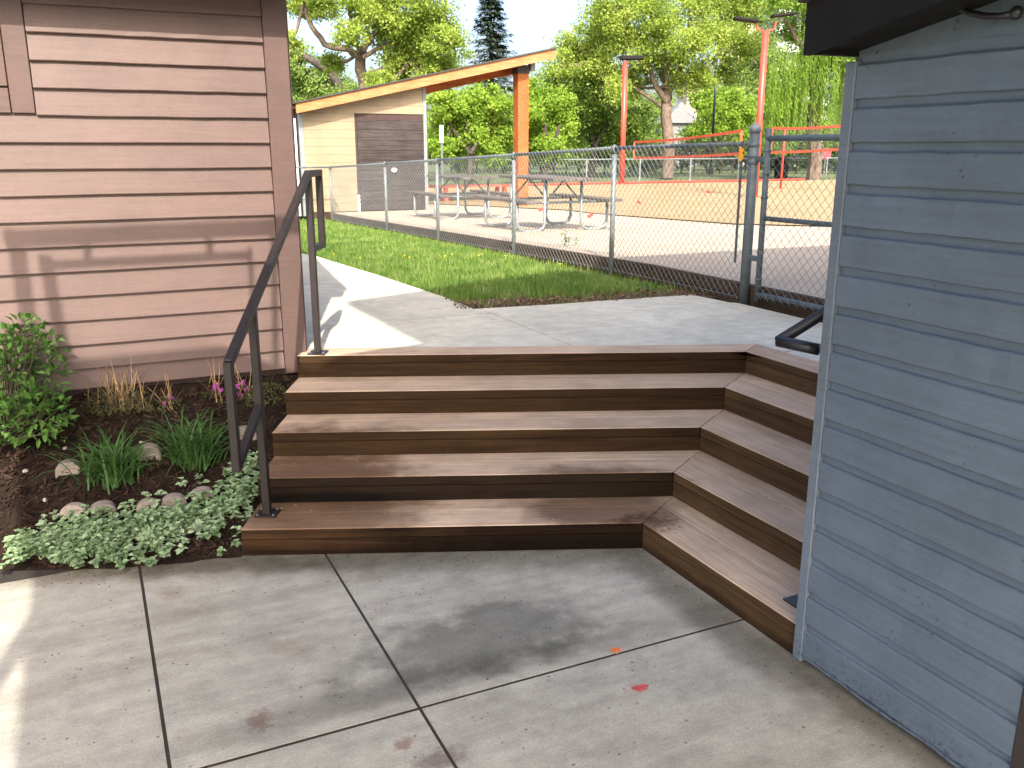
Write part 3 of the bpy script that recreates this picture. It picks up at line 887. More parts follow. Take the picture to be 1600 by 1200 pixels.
# ================================================================== FENCE AND GATE
def chain_link(mb, P0, P1, z00, z01, z10, z11, d=.052, r=.0020):
    """diagonal wires between P0 and P1 (xy); bottom z00..z10, top z01..z11"""
    P0, P1 = Vector(P0), Vector(P1)
    L = (P1 - P0).xy.length; Hh = ((z01 - z00) + (z11 - z10)) / 2
    def pt(s, h):
        s_ = max(0, min(1, s / L)); q = P0 + (P1 - P0) * s_
        zb = z00 + (z10 - z00) * s_; zt = z01 + (z11 - z01) * s_
        return Vector((q.x, q.y, zb + (zt - zb) * h / Hh))
    step = d * 1.4142
    nrm = Vector((-(P1 - P0).y, (P1 - P0).x, 0)).normalized()
    k = -int(Hh / step) - 1
    while k * step < L:
        for sg in (1, -1):
            if sg == 1: s0, s1 = k * step, k * step + Hh
            else: s0, s1 = k * step + Hh, k * step
            h0, h1 = 0.0, Hh
            a, b = s0, s1
            if a < 0: h0 += (0 - a) / (b - a) * Hh if b != a else 0; a = 0
            if b < 0: h1 = h0 + (0 - a) / (b - a) * (h1 - h0) if b != a else h1; b = 0
            # clip on both ends by parametrising over h
            t0, t1 = 0.0, 1.0
            ds = s1 - s0
            for lim in (0.0, L):
                t = (lim - s0) / ds
                if lim == 0.0:
                    if ds > 0: t0 = max(t0, t)
                    else: t1 = min(t1, t)
                else:
                    if ds > 0: t1 = min(t1, t)
                    else: t0 = max(t0, t)
            if t1 - t0 > .01:
                p = pt(s0 + ds * t0, Hh * t0); q = pt(s0 + ds * t1, Hh * t1)
                off = nrm * (.002 * sg)
                mb.tube([p + off, q + off], r, 3, caps=False)
        k += 1
S_POST = [0.0, 1.942, 4.114, 6.612, 9.008, 12.62]
fence = root('chain_link_fence', PG, 'galvanised chain-link fence running away along the lawn to the shelter', 'fence')
def fz(s): q = fence_pt(s); return terrain(q.x, q.y)
def ft_(s): return fz(s) + 1.185 - .010 * min(s, 13)
for i, s_ in enumerate(S_POST):
    q = fence_pt(s_)
    if i == 0: continue
    mb = MB(); mb.tube([(q.x, q.y, fz(s_) - .15), (q.x, q.y, ft_(s_) + .0)], .024, 12)
    po = wpart('post', mb, M['galv'], fence, True)
    mb = MB(); mb.lathe([(.029, -.05), (.031, -.01), (.027, .012), (.012, .03), (.006, .034)], (q.x, q.y, ft_(s_)), 12)
    wpart('rail_cap', mb, M['galv_dark'], po, True)
for a, b in zip(S_POST[:-1], S_POST[1:]):
    A, B = fence_pt(a + (.04 if a == 0 else 0)), fence_pt(b)
    mb = MB(); mb.tube([(A.x, A.y, ft_(a)), (B.x, B.y, ft_(b))], .0175, 10)
    wpart('top_rail', mb, M['galv_dark'], fence, True)
    off = N2 * -.028
    mb = MB(); chain_link(mb, A + off, B + off, fz(a) + .03, ft_(a) + .02, fz(b) + .03, ft_(b) + .02)
    tag(wpart('chain_link', mb, M['wire'], fence), kind='stuff')
    mb = MB(); mb.tube([(A.x + off.x, A.y + off.y, fz(a) + .05), (B.x + off.x, B.y + off.y, fz(b) + .05)], .003, 5)
    wpart('tension_wire', mb, M['wire'], fence)
for s_ in (S_POST[1:]):
    for kz in (.3, .75):
        q = fence_pt(s_)
        mb = MB(); mb.tube([Vector((q.x, q.y, fz(s_) + kz)) + N2 * .03 - A2 * .02, Vector((q.x, q.y, fz(s_) + kz)) - N2 * .032], .0035, 5)
        wpart('tie_wire', mb, M['wire'], fence)
# fence continues behind the far post along N2's opposite, at the shelter
fe = fence_pt(S_POST[-1])
mb = MB(); q = fe - N2 * 1.6; mb.tube([(fe.x, fe.y, ft_(12.6)), (q.x, q.y, ft_(12.6))], .0175, 8); wpart('top_rail', mb, M['galv_dark'], fence, True)

gp = root('gate_post', PG, 'thick weathered steel gate post with rail bands and latch', 'post')
mb = MB(); mb.tube([(PG.x, PG.y, LAND - .1), (PG.x, PG.y, aty(1165, 200, PG.y).z)], .038, 16); wpart('tube', mb, M['galv_dark'], gp, True)
ztop = aty(1165, 200, PG.y).z
mb = MB(); mb.lathe([(.043, -.03), (.044, 0), (.038, .014), (.016, .026), (.013, .034), (.003, .038)], (PG.x, PG.y, ztop), 16); wpart('cap', mb, M['galv'], gp, True)
for zz in (ft_(0) - .01, ft_(0) - .09, ft_(0) - .135):
    mb = MB(); mb.lathe([(.040, -.012), (.043, -.009), (.043, .009), (.040, .012)], (PG.x, PG.y, zz), 14); bd = wpart('band', mb, M['galv_dark'], gp, True)
    q = PG - A2 * .05; mb = MB(); mb.tube([Vector((q.x, q.y, zz)) - N2 * .022, Vector((q.x, q.y, zz)) + N2 * .022], .007, 6); wpart('bolt', mb, M['galv'], bd)
tq = PG - A2 * .09 - N2 * .035
mb = MB(); mb.box((tq.x, tq.y, ft_(0) + .02 - .35 - .10), (.006, .02, .9), Matrix.Rotation(ROT_A2, 3, 'Z')); wpart('tension_bar', mb, M['galv_dark'], gp)
og = root('plastic_tag', (tq.x - .012, tq.y - .02, ft_(0) - .1), 'small orange plastic tag on the fence beside the gate post', 'tag')
zt_ = aty(1148, 241, tq.y).z
c0 = Vector((tq.x - .012, tq.y - .03, zt_))
mb = MB()
prof = [(-.0, -.055), (.019, -.02), (.019, .0), (.008, .012), (.017, .024), (.017, .036), (0, .05), (-.017, .036), (-.017, .024), (-.008, .012), (-.019, .0), (-.019, -.02)]
mb.add([c0 + Vector((x, 0, z)) for x, z in prof] + [c0 + Vector((x, .008, z)) for x, z in prof],
       [tuple(range(11, -1, -1)), tuple(range(12, 24))] + [(i, (i + 1) % 12, 12 + (i + 1) % 12, 12 + i) for i in range(12)])
wpart('body', mb, M['orange_tag'], og)
gate = root('chain_link_gate', PG + A2 * .14, 'half-hidden chain-link gate on steel frame between gate post and blue wall', 'gate')
GL = 1.75
zb_, zm_, zt2 = LAND + .06, 1.30, 1.865
def gpnt(t, z): q = PG + A2 * t; return Vector((q.x, q.y, z))
for nm, a, b, r in (('upright', gpnt(.15, LAND + .03), gpnt(.15, zt2 + .07), .022), ('upright', gpnt(GL, LAND + .03), gpnt(GL, zt2), .022),
                    ('top_rail', gpnt(.15, zt2), gpnt(GL, zt2), .022), ('middle_rail', gpnt(.15, zm_), gpnt(GL, zm_ + .01), .018), ('bottom_rail', gpnt(.15, zb_ + .02), gpnt(GL, zb_ + .02), .021)):
    mb = MB(); mb.tube([a, b], r, 12); wpart(nm, mb, M['galv_dark'], gate, True)
mb = MB(); chain_link(mb, gpnt(.17, 0) - N2 * .024, gpnt(GL, 0) - N2 * .024, zb_ - .01, zt2 - .02, zb_ - .01, zt2 - .02, .055, .0019)
tag(wpart('chain_link', mb, M['wire'], gate), kind='stuff')
for zz in (.85, 1.05, 1.45, 1.62, 1.78):
    mb = MB(); q = gpnt(.15, zz); mb.lathe([(.024, -.01), (.028, -.007), (.028, .007), (.024, .01)], q, 12); wpart('band', mb, M['galv_dark'], gate, True)
for zz in (1.0, 1.72):
    mb = MB(); mb.box((gpnt(.04, zz) + gpnt(.15, zz)) / 2, (.13, .03, .04), Matrix.Rotation(ROT_A2, 3, 'Z')); wpart('hinge', mb, M['galv_dark'], gate, bevel=.004)

# timber board holding the edge of the court
edge = root('timber_edging', fence_pt(0), 'long dark timber edging board along the foot of the fence', 'edging')
prev = -4.0
for s_ in (-1.2, 1.3, 3.8, 6.3, 8.8, 11.3, 13.8):
    a, b = fence_pt(prev) + N2 * .04, fence_pt(s_ - .006) + N2 * .04
    za, zb2 = court_z(a.x, a.y), court_z(b.x, b.y)
    mb = MB(); vs = []
    for (q, zt3) in ((a, za), (b, zb2)):
        for (o_, dz) in ((0, -.20), (0, .012), (.045, .012), (.045, -.20)):
            vs.append(Vector((q.x, q.y, zt3 + dz)) + N2 * o_)
    c_ = (a + b) / 2; c_.z = (za + zb2) / 2
    rr = Matrix.Rotation(-ROT_A2, 3, 'Z')
    mb.add([rr @ (v - c_) for v in vs], [(0, 1, 2, 3), (7, 6, 5, 4), (0, 4, 5, 1), (1, 5, 6, 2), (2, 6, 7, 3), (3, 7, 4, 0)])
    link('board', mb.mesh('board'), M['edging'], edge, c_, ROT_A2)
    prev = s_

# ================================================================== SHELTER
FZ = .49
PV = onz(560, 331, FZ)                      # foot of the facade
def pvp(x, y, o=0.0): return onplane(x, y, PV + A2 * o, A2)
sh = root('picnic_shelter', (PV.x, PV.y, FZ), 'cream-sided picnic shelter with orange timber mono-pitch roof beyond the fence', 'shelter')
nL = N2.dot(pvp(474, 250) - PV); nR = N2.dot(pvp(664, 250) - PV)
rL = pvp(458, 178); rR = pvp(858, 93)       # underside ends of the front fascia
rnL, rnR = N2.dot(rL - PV), N2.dot(rR - PV)
ks = (rR.z - rL.z) / (rnR - rnL)
def roofz(n): return rL.z + ks * (n - rnL)
DEP = 2.35
def sv(n, o, z): return PV + N2 * n + A2 * o + Vector((0, 0, z - FZ))
def slantbox(name, n0, n1, o0, o1, b0, b1, t0, t1, mat, par=sh, grain=False):
    """box between n0, n1 along the facade and o0, o1 in depth; bottoms b0, b1 and tops t0, t1 at the two ends"""
    vs = [sv(n0, o0, b0), sv(n0, o0, t0), sv(n0, o1, t0), sv(n0, o1, b0), sv(n1, o0, b1), sv(n1, o0, t1), sv(n1, o1, t1), sv(n1, o1, b1)]
    fs = [(0, 1, 2, 3), (7, 6, 5, 4), (0, 4, 5, 1), (1, 5, 6, 2), (2, 6, 7, 3), (3, 7, 4, 0)]
    mb = MB()
    if grain:
        c_ = sum(vs, Vector()) / 8
        rr = Matrix.Rotation(-ROT_N2, 3, 'Z')
        mb.add([rr @ (v - c_) for v in vs], fs)
        return link(name, mb.mesh(name), mat, par, c_, ROT_N2)
    mb.add(vs, fs); return wpart(name, mb, mat, par)
slantbox('wall', nL, nR, -.02, -2.2, FZ - .1, FZ - .1, roofz(nL) - .02, roofz(nR) - .02, M['brown_core'])
dL, dR = N2.dot(pvp(560, 250) - PV), N2.dot(pvp(664, 250) - PV)
dT = pvp(610, 187).z
z = FZ + .02; e_ = .165
while z < roofz(nR):
    zt_ = z + e_
    segs = [(nL + .03, nR - .02)] if z >= dT - .03 else [(nL + .03, dL - .05)]
    for (a, b) in segs:
        pg = clip([(a, z), (b, z), (b, zt_ - .004), (a, zt_ - .004)], -ks, 1.0, rL.z - ks * rnL + .02)
        if len(pg) < 3 or area(pg) < .002: continue
        vs = [sv(n_, o_, zz_) for o_ in (.0, -.018) for (n_, zz_) in pg]
        m_ = len(pg); c_ = sum(vs, Vector()) / len(vs); rr = Matrix.Rotation(-ROT_N2, 3, 'Z'); mb = MB()
        mb.add([rr @ (v - c_) for v in vs], [tuple(range(m_)), tuple(range(2 * m_ - 1, m_ - 1, -1))] + [(i, i + m_, (i + 1) % m_ + m_, (i + 1) % m_) for i in range(m_)])
        link('siding_board', mb.mesh('siding_board'), M['cream'], sh, c_, ROT_N2)
    z = zt_
nb = 9
for i in range(nb):
    z0 = FZ + .03 + (dT - FZ - .03) * i / nb; z1 = FZ + .03 + (dT - FZ - .03) * (i + 1) / nb - .006
    slantbox('door_board', dL, dR - .02, .012, -.015, z0, z0, z1, z1, M['door_board'], sh, True)
slantbox('door_trim', dL - .05, dL - .004, .012, -.015, FZ, FZ, FZ + .35, FZ + .35, M['white_paint'])
slantbox('corner_trim', nL - .06, nL + .03, .02, -.04, FZ - .05, FZ - .05, roofz(nL) - .03, roofz(nL) - .02, M['grey_trim'])
slantbox('corner_trim', nR - .02, nR + .05, .02, -.04, FZ - .05, FZ - .05, roofz(nR) - .03, roofz(nR) - .02, M['grey_trim'])
slantbox('downspout', nL - .20, nL - .11, .0, -.08, FZ - .05, FZ - .05, roofz(nL) - .12, roofz(nL) - .12, M['white_paint'])
slantbox('fascia', rnL, rnR, .32, .26, roofz(rnL), roofz(rnR), roofz(rnL) + .185, roofz(rnR) + .205, M['cedar_fascia'], sh, True)
slantbox('fascia', rnL, rnR, -DEP, -DEP - .05, roofz(rnL), roofz(rnR), roofz(rnL) + .185, roofz(rnR) + .205, M['cedar_fascia'], sh, True)
slantbox('roof', rnL - .03, rnR + .03, .36, -DEP - .1, roofz(rnL) + .187, roofz(rnR) + .207, roofz(rnL) + .215, roofz(rnR) + .235, M['roofing'])
slantbox('roof_deck', rnL + .02, rnR - .02, .25, -DEP + .01, roofz(rnL) + .10, roofz(rnR) + .10, roofz(rnL) + .148, roofz(rnR) + .148, M['cedar'], sh, True)
for o_ in (-.62, -DEP + .3):
    slantbox('rafter_beam', nR + .06, rnR - .5, o_, o_ - .12, roofz(nR) - .17, roofz(rnR - .5) - .15, roofz(nR) + .09, roofz(rnR - .5) + .09, M['cedar'], sh, True)
for o_ in (-.7, -1.3, -1.9):
    slantbox('rafter', rnL + .05, rnR - .1, o_, o_ - .05, roofz(rnL) + .0, roofz(rnR) + .0, roofz(rnL) + .098, roofz(rnR) + .098, M['cedar'], sh, True)
npst = N2.dot(pvp(813, 250, -.16) - PV)
for o_ in (-.06,):
    pz = roofz(npst) - .16
    slantbox('timber_post', npst - .13, npst + .13, o_ + .05, o_ - .21, FZ - .05, FZ - .05, pz, pz, M['cedar'])
    slantbox('post_bracket', npst - .15, npst + .15, o_ + .062, o_ - .222, pz - .02, pz - .02, pz + .16, pz + .16, M['jamb'])
slantbox('cross_beam', npst - .10, npst + .10, -.28, -DEP + .5, roofz(npst) - .16, roofz(npst) - .16, roofz(npst) - .003, roofz(npst) - .003, M['cedar'])
slantbox('lamp_box', npst + .16, npst + .26, .05, -.12, roofz(npst) - .12, roofz(npst) - .12, roofz(npst) + .05, roofz(npst) + .05, M['grey_trim'])
q = pvp(616, 266, .02)
mb = MB(); mb.lathe([(.03, -.05), (.06, -.03), (.065, .02), (.03, .05)], q, 10); wpart('door_light', mb, M['white_paint'], sh, True)

# ================================================================== PICNIC TABLES
def picnic_table(px, py, label, top_mat, long_axis, L=1.85, group='picnic tables beside the shelter', seat_mat=None):
    P = onf(px, py, court_z); P.z = court_z(P.x, P.y) + .003
    r_ = root('picnic_table', P, label, 'picnic table', group)
    rz = math.atan2(long_axis.y, long_axis.x)
    S = Vector((-long_axis.y, long_axis.x, 0))
    def pp_(a, b, z): return P + long_axis * a + S * b + Vector((0, 0, z))
    for i in range(4):
        mb = MB(); mb.box((0, 0, 0), (L, .165, .038)); link('top_plank', mb.mesh('top_plank', bevel=.004), top_mat, r_, pp_(0, -.27 + .18 * i, .745), rz)
    for b in (-.66, .66):
        mb = MB(); mb.box((0, 0, 0), (L, .235, .038)); link('seat_plank', mb.mesh('seat_plank', bevel=.004), seat_mat or top_mat, r_, pp_(0, b, .445), rz)
    for a in (-L * .3, L * .3):
        for s2 in (-1, 1):
            pts = [pp_(a, s2 * .30, .72), pp_(a, s2 * .30, .12), pp_(a, s2 * .33, .055), pp_(a, s2 * .40, .02), pp_(a, s2 * .60, .02), pp_(a, s2 * .70, .055), pp_(a, s2 * .74, .13), pp_(a, s2 * .74, .42)]
            mb = MB(); mb.tube(pts, .023, 8); wpart('pipe_leg', mb, M['galv'], r_, True)
        mb = MB(); mb.tube([pp_(a, -.74, .415), pp_(a, .74, .415)], .018, 6); wpart('seat_bar', mb, M['galv_dark'], r_, True)
        for s2 in (-1, 1):
            mb = MB(); mb.tube([pp_(a, 0, .72), pp_(a, s2 * .28, .43)], .014, 6); wpart('brace', mb, M['galv_dark'], r_, True)
    return r_
picnic_table(852, 357, 'grey plank picnic table nearest the lawn, right of the second fence post', M['table'], A2)
picnic_table(722, 340, 'grey plank picnic table standing closer to the shelter door', M['table'], A2)
P = onf(738, 314, court_z); P.z = court_z(P.x, P.y) + .02
r_ = root('low_bench', P, 'low red-painted bench on the sand behind the grey picnic tables', 'bench')
for b in (-.16, .16):
    mb = MB(); mb.box((0, 0, 0), (2.1, .29, .05)); link('seat_plank', mb.mesh('seat_plank', bevel=.004), M['red_plank'], r_, P + A2 * b + Vector((0, 0, .36)), ROT_N2)
for a in (-.8, .8):
    for b in (-.22, .22):
        mb = MB(); mb.box((0, 0, 0), (.09, .09, .335)); link('leg', mb.mesh('leg'), M['red_plank'], r_, P + N2 * a + A2 * b + Vector((0, 0, .167)), ROT_N2)

# ================================================================== COURT POLES, NETS, ROPE
def DY(px, py, D):      # point at depth D (along Y) on a pixel
    return aty(px, py, D)
pole_pos = {}
for key, px, D, rad, label in (('a', 974, 33.5, .10, 'red-orange steel pole standing at the far end of the net'),
                               ('b', 1186, 24.5, .088, 'red-orange steel pole rising behind the gate post')):
    X = aty(px, 200, D).x
    z0 = court_z(X, D) + .02; zt_ = aty(px, 96 if key == 'a' else 48, D).z
    pr = root('net_pole', (X, D, z0), label, 'pole', 'red net poles on the sand court')
    mb = MB(); mb.tube([(X, D, z0 - .2), (X, D, zt_)], [rad, rad * .95], 14); wpart('shaft', mb, M['red_pole'], pr, True)
    mb = MB(); mb.lathe([(rad * 1.6, 0), (rad * 1.6, .03), (rad * 1.1, .05)], (X, D, z0), 14); wpart('base_flange', mb, M['red_pole'], pr)
    if key == 'a':
        mb = MB(); mb.box((X + .22, D, zt_ + .12), (.85, .35, .14)); wpart('lamp_head', mb, M['dark_paint'], pr, bevel=.03)
    else:
        mb = MB(); mb.tube([(X - .25, D, zt_ + .22), (X - .22, D, zt_ + .04), (X, D, zt_ - .02), (X + .22, D, zt_ + .04), (X + .25, D, zt_ + .22)], .025, 6); wpart('yoke', mb, M['red_pole'], pr)
        for sx in (-1, 1):
            mb = MB(); mb.box((X + sx * .48 - .05, D, zt_ + .26 + .12 * (sx > 0)), (.62, .30, .07), Matrix.Rotation(-.12 * sx, 3, 'Y')); wpart('lamp_head', mb, M['dark_paint'], pr, bevel=.015)
    pole_pos[key] = (X, D)
def net(p0, p1, label, zs0, zs1, post_thin=False):
    """zs: (top, bottom) heights at the two ends"""
    a, b = Vector((p0[0], p0[1], 0)), Vector((p1[0], p1[1], 0))
    r_ = root('net', (a.x, a.y, zs0[1]), label, 'net', 'orange-edged nets on the sand court')
    for nm, k in (('top_tape', 0), ('bottom_tape', 1)):
        pts = []
        for i in range(13):
            t = i / 12; q = a + (b - a) * t
            pts.append((q.x, q.y, zs0[k] + (zs1[k] - zs0[k]) * t - .06 * 4 * t * (1 - t) * (1 if k == 0 else .4)))
        mb = MB()
        for u, v in zip(pts[:-1], pts[1:]):
            h = .038
            mb.add([(u[0], u[1], u[2] - h), (v[0], v[1], v[2] - h), (v[0], v[1], v[2] + h), (u[0], u[1], u[2] + h)], [(0, 1, 2, 3)])
            mb.add([(u[0], u[1] + .012, u[2] - h), (v[0], v[1] + .012, v[2] - h), (v[0], v[1] + .012, v[2] + h), (u[0], u[1] + .012, u[2] + h)], [(3, 2, 1, 0)])
        wpart(nm, mb, M['net_tape'], r_)
    for (q, zz) in ((a, zs0), (b, zs1)):
        mb = MB(); mb.box((q.x, q.y, (zz[0] + zz[1]) / 2), (.06, .014, zz[0] - zz[1])); wpart('side_tape', mb, M['net_tape'], r_)
    mb = MB(); n = 70
    for i in range(n + 1):
        t = i / n; q = a + (b - a) * t
        mb.tube([(q.x, q.y, zs0[1] + (zs1[1] - zs0[1]) * t), (q.x, q.y, zs0[0] + (zs1[0] - zs0[0]) * t - .05)], .003, 3, False)
    for j in range(1, 8):
        f_ = j / 8
        mb.tube([(a.x, a.y, zs0[1] + (zs0[0] - zs0[1]) * f_), (b.x, b.y, zs1[1] + (zs1[0] - zs1[1]) * f_)], .003, 3, False)
    tag(wpart('mesh', mb, M['net'], r_), kind='stuff')
    return r_
ax, ad = pole_pos['a']; bx_, bd_ = pole_pos['b']
t0 = Vector((ax + .3, ad - .9, 0)); t1 = Vector((bx_ - .25, bd_ + .8, 0))
net((t0.x, t0.y), (t1.x, t1.y), 'long orange-edged net strung between the two red poles',
    (aty(990, 222, t0.y).z, aty(990, 247, t0.y).z), (aty(1157, 204, t1.y).z, aty(1157, 240, t1.y).z))
n0 = aty(1207, 200, 30.0); n1 = aty(1345, 193, 27.0)
net((n0.x, n0.y), (n1.x, n1.y), 'short orange-edged net seen between gate post and blue wall',
    (n0.z, aty(1207, 238, 30).z), (n1.z, aty(1345, 231, 27).z))
q = aty(1229, 200, 29.6); zc_ = court_z(q.x, 29.6)
rp = root('slim_net_post', (q.x, 29.6, zc_), 'slim red post carrying the short net on the right', 'pole')
mb = MB(); mb.tube([(q.x, 29.75, zc_), (q.x, 29.75, q.z)], .035, 8); wpart('shaft', mb, M['red_pole'], rp, True)
mb = MB(); mb.lathe([(.08, 0), (.08, .03), (.04, .05)], (q.x, 29.75, zc_), 8); wpart('base_flange', mb, M['red_pole'], rp)
# red boundary rope along the far edge of the sand
mb = MB()
pts = [Vector((-5.4, 29.2, 0)), Vector((4.2, 33.75, 0)), Vector((12, 37.4, 0))]
for p_ in pts: p_.z = court_z(p_.x, p_.y) + .06
mb.tube(pts, .04, 6); wthing('boundary_rope', mb, M['red_pole'], pts[0], 'red boundary rope along the far edge of the sand court', 'rope')
for i, (px, py) in enumerate([(998, 318), (1107, 302), (923, 339), (847, 329)]):
    P = onf(px, py, lambda a, b: court_z(a, b) + .02)
    rnd = random.Random(i + 5); mb = MB()
    L_ = .09
    a0 = rnd.uniform(0, 3)
    mb.tube([P + Vector((-L_ * math.cos(a0), -L_ * math.sin(a0), .012)), P + Vector((0, .01, .035)), P + Vector((L_ * math.cos(a0), L_ * math.sin(a0), .05))], [.02, .035, .012], 6)
    wthing('field_marker', mb, M['red_pole'], P, ['small red marker on the sand right of the third fence post', 'small red marker farthest back on the sand', 'small red marker nearest the fence, beside the bench end', 'small red marker seen under the grey picnic table'][i], 'marker', 'red markers on the sand')

# ================================================================== PLANTING BED
XG0 = -3.6
gx = [XG0 + i * .06 for i in range(int((XL - .005 - XG0) / .06) + 1)] + [XL - .004]
mb = MB(); NV = 26
for X in gx:
    y0, y1 = garden_front(X) - .03, min(brownwall_y(X) + .05, 5.4)
    for j in range(NV + 1):
        Y = y0 + (y1 - y0) * j / NV
        z = garden_z(X, Y) + random.uniform(-.008, .010)
        if j == 0: z = -.03
        mb.v.append((X, Y, z))
for i in range(len(gx) - 1):
    for j in range(NV):
        a = i * (NV + 1) + j
        mb.f.append((a, a + NV + 1, a + NV + 2, a + 1))
wthing('garden_bed', mb, M['soil'], (XL - .5, 3.8, 0), kind='structure', smooth_=True)
# bark mulch
M['dry_soil'] = plain('dry_soil', (.105, .078, .055), .95, var=.35, vscale=10, bump=.8, bscale=50, coord='World')
M['mulch'] = plain('bark_mulch', (.040, .025, .017), .9, var=.5, vscale=9, coord='World')
mb = MB(); rnd = random.Random(3)
for i in range(5200):
    X = rnd.uniform(-3.3, XL - .02); y0, y1 = garden_front(X) - .02, brownwall_y(X) - .03
    Y = rnd.uniform(y0, y1); z = garden_z(X, Y)
    L_ = rnd.uniform(.008, .028); W_ = rnd.uniform(.003, .008)
    rot = Matrix.Rotation(rnd.uniform(0, 6.28), 3, 'Z') @ Matrix.Rotation(rnd.uniform(-.7, .7), 3, 'Y') @ Matrix.Rotation(rnd.uniform(-.8, .8), 3, 'X')
    P = Vector((X, Y, z + rnd.uniform(.004, .012)))
    mb.add([P + rot @ Vector(v) for v in ((-L_, -W_, 0), (L_, -W_ * .6, 0), (L_ * .8, W_, .002), (-L_ * .7, W_ * .8, .002), (0, 0, W_ * .9))],
           [(0, 1, 4), (1, 2, 4), (2, 3, 4), (3, 0, 4)])
wthing('bark_mulch', mb, M['mulch'], (-1.8, 4.0, .1), 'dark bark mulch covering the planting bed', 'mulch', kind='stuff')

for k_ in ('soil', 'mulch', 'dry_soil', 'joint'): M[k_].node_tree.nodes['Principled BSDF'].inputs['Specular IOR Level'].default_value = .08
# scalloped edging stones
def edger_mesh(w, h, d):
    mb = MB(); n = 9
    prof = [(-w / 2, -.06)] + [(-w / 2 * math.cos(math.pi * i / n), h * .35 + h * .65 * math.sin(math.pi * i / n)) for i in range(n + 1)] + [(w / 2, -.06)]
    m = len(prof)
    mb.add([(x, -d / 2, z) for x, z in prof] + [(x, d / 2, z) for x, z in prof],
           [tuple(range(m)), tuple(range(2 * m - 1, m - 1, -1))] + [(i, i + m, (i + 1) % m + m, (i + 1) % m) for i in range(m)])
    return mb.mesh('edging_stone', bevel=.005)
em = edger_mesh(.115, .062, .06)
low_lab = ['scalloped edging stone farthest left in the row behind the pale groundcover', 'second scalloped edging stone from the left behind the groundcover',
           'third scalloped edging stone from the left behind the groundcover', 'fourth scalloped edging stone from the left behind the groundcover', 'scalloped edging stone nearest the steps in the groundcover row']
for i, (px, py) in enumerate([(116, 803), (161, 798), (233, 793), (272, 788), (316, 776)]):
    P = onf(px, py, garden_z)
    o = link('edging_stone', em if i == 0 else em, M['stone'], None, P + Vector((0, 0, -.015)), .25 + random.uniform(-.25, .25))
    o.rotation_euler.x = random.uniform(-.15, .15); o.scale = (1, 1, random.uniform(.85, 1.15))
    tag(o, low_lab[i], 'edging stone', 'scalloped edging stones in the bed')
up_lab = ['pale scalloped stone left of the left strappy clump', 'scalloped stone half hidden between the two strappy clumps', 'pale stone low beside the handrail and steps']
for i, (px, py, sc_) in enumerate([(108, 738, 1.0), (234, 712, 1.0), (382, 684, 1.1)]):
    P = onf(px, py, garden_z)
    o = link('edging_stone', em, M['stone'], None, P + Vector((0, 0, -.01)), .15 + random.uniform(-.2, .2))
    o.scale = (sc_, 1, 1.15)
    tag(o, up_lab[i], 'edging stone', 'scalloped edging stones in the bed')
# a few pale pebbles
pm = MB(); pm.lathe([(.004, 0), (.016, .004), (.018, .010), (.012, .018), (.003, .021)], (0, 0, 0), 8)
pmm = pm.mesh('pebble', True)
for i, (px, py) in enumerate([(40, 737), (102, 702), (118, 745), (70, 783), (205, 782), (222, 692), (99, 692)]):
    P = onf(px, py, garden_z)
    o = link('pebble', pmm, M['rock'], None, P - Vector((0, 0, .004)), i); o.scale = (random.uniform(.6, 1.2), random.uniform(.6, 1), random.uniform(.6, 1))
    tag(o, 'small pale pebble lying on the dark bark mulch', 'pebble', 'pale pebbles on the mulch')

# ---- leaf shapes
def leaf_geo(mb, P, d, up, L_, W_, fold=.25, curl=.15):
    """six-triangle leaf from P along d; up is the rough face normal"""
    d = d.normalized(); s_ = d.cross(up)
    if s_.length < 1e-4: s_ = d.orthogonal()
    s_.normalize(); n_ = s_.cross(d)
    mid = P + d * (L_ * .45) - n_ * (L_ * curl * .3); tip = P + d * L_ - n_ * (L_ * curl)
    l1 = P + d * (L_ * .42) - s_ * (W_ / 2) + n_ * (W_ * fold); r1 = P + d * (L_ * .42) + s_ * (W_ / 2) + n_ * (W_ * fold)
    l2 = P + d * (L_ * .75) - s_ * (W_ * .34) + n_ * (W_ * fold * .5) - n_ * (L_ * curl * .5); r2 = P + d * (L_ * .75) + s_ * (W_ * .34) + n_ * (W_ * fold * .5) - n_ * (L_ * curl * .5)
    mb.add([P, l1, l2, tip, r2, r1, mid], [(0, 6, 1), (1, 6, 2), (2, 6, 3), (3, 6, 4), (4, 6, 5), (5, 6, 0)])
def rvec(rnd):
    while True:
        v = Vector((rnd.uniform(-1, 1), rnd.uniform(-1, 1), rnd.uniform(-1, 1)))
        if .05 < v.length < 1: return v.normalized()
M['bush_leaf'] = m_leaf('bush_leaf', [(.035, .085, .018), (.075, .165, .03), (.13, .25, .05)], .25, .4, vscale=4, fine=30)
M['lily_leaf'] = m_leaf('daylily_leaf', [(.035, .085, .022), (.06, .135, .032), (.09, .18, .05)], .25, .4, vscale=5, fine=30)
M['pale_leaf'] = m_leaf('pale_groundcover_leaf', [(.15, .235, .11), (.27, .38, .20), (.42, .52, .33)], .2, .55, vscale=6, fine=45)
M['straw'] = m_leaf('dry_straw', [(.30, .19, .09), (.45, .30, .15), (.60, .44, .25)], .2, .7, vscale=6, fine=40)
M['twig'] = plain('twiggy_stems', (.07, .06, .035), .9, var=.4)
M['pink'] = m_leaf('pink_petal', [(.45, .07, .38), (.6, .12, .5), (.7, .22, .6)], .3, .6)
M['stem'] = plain('green_stem', (.06, .10, .03), .8)

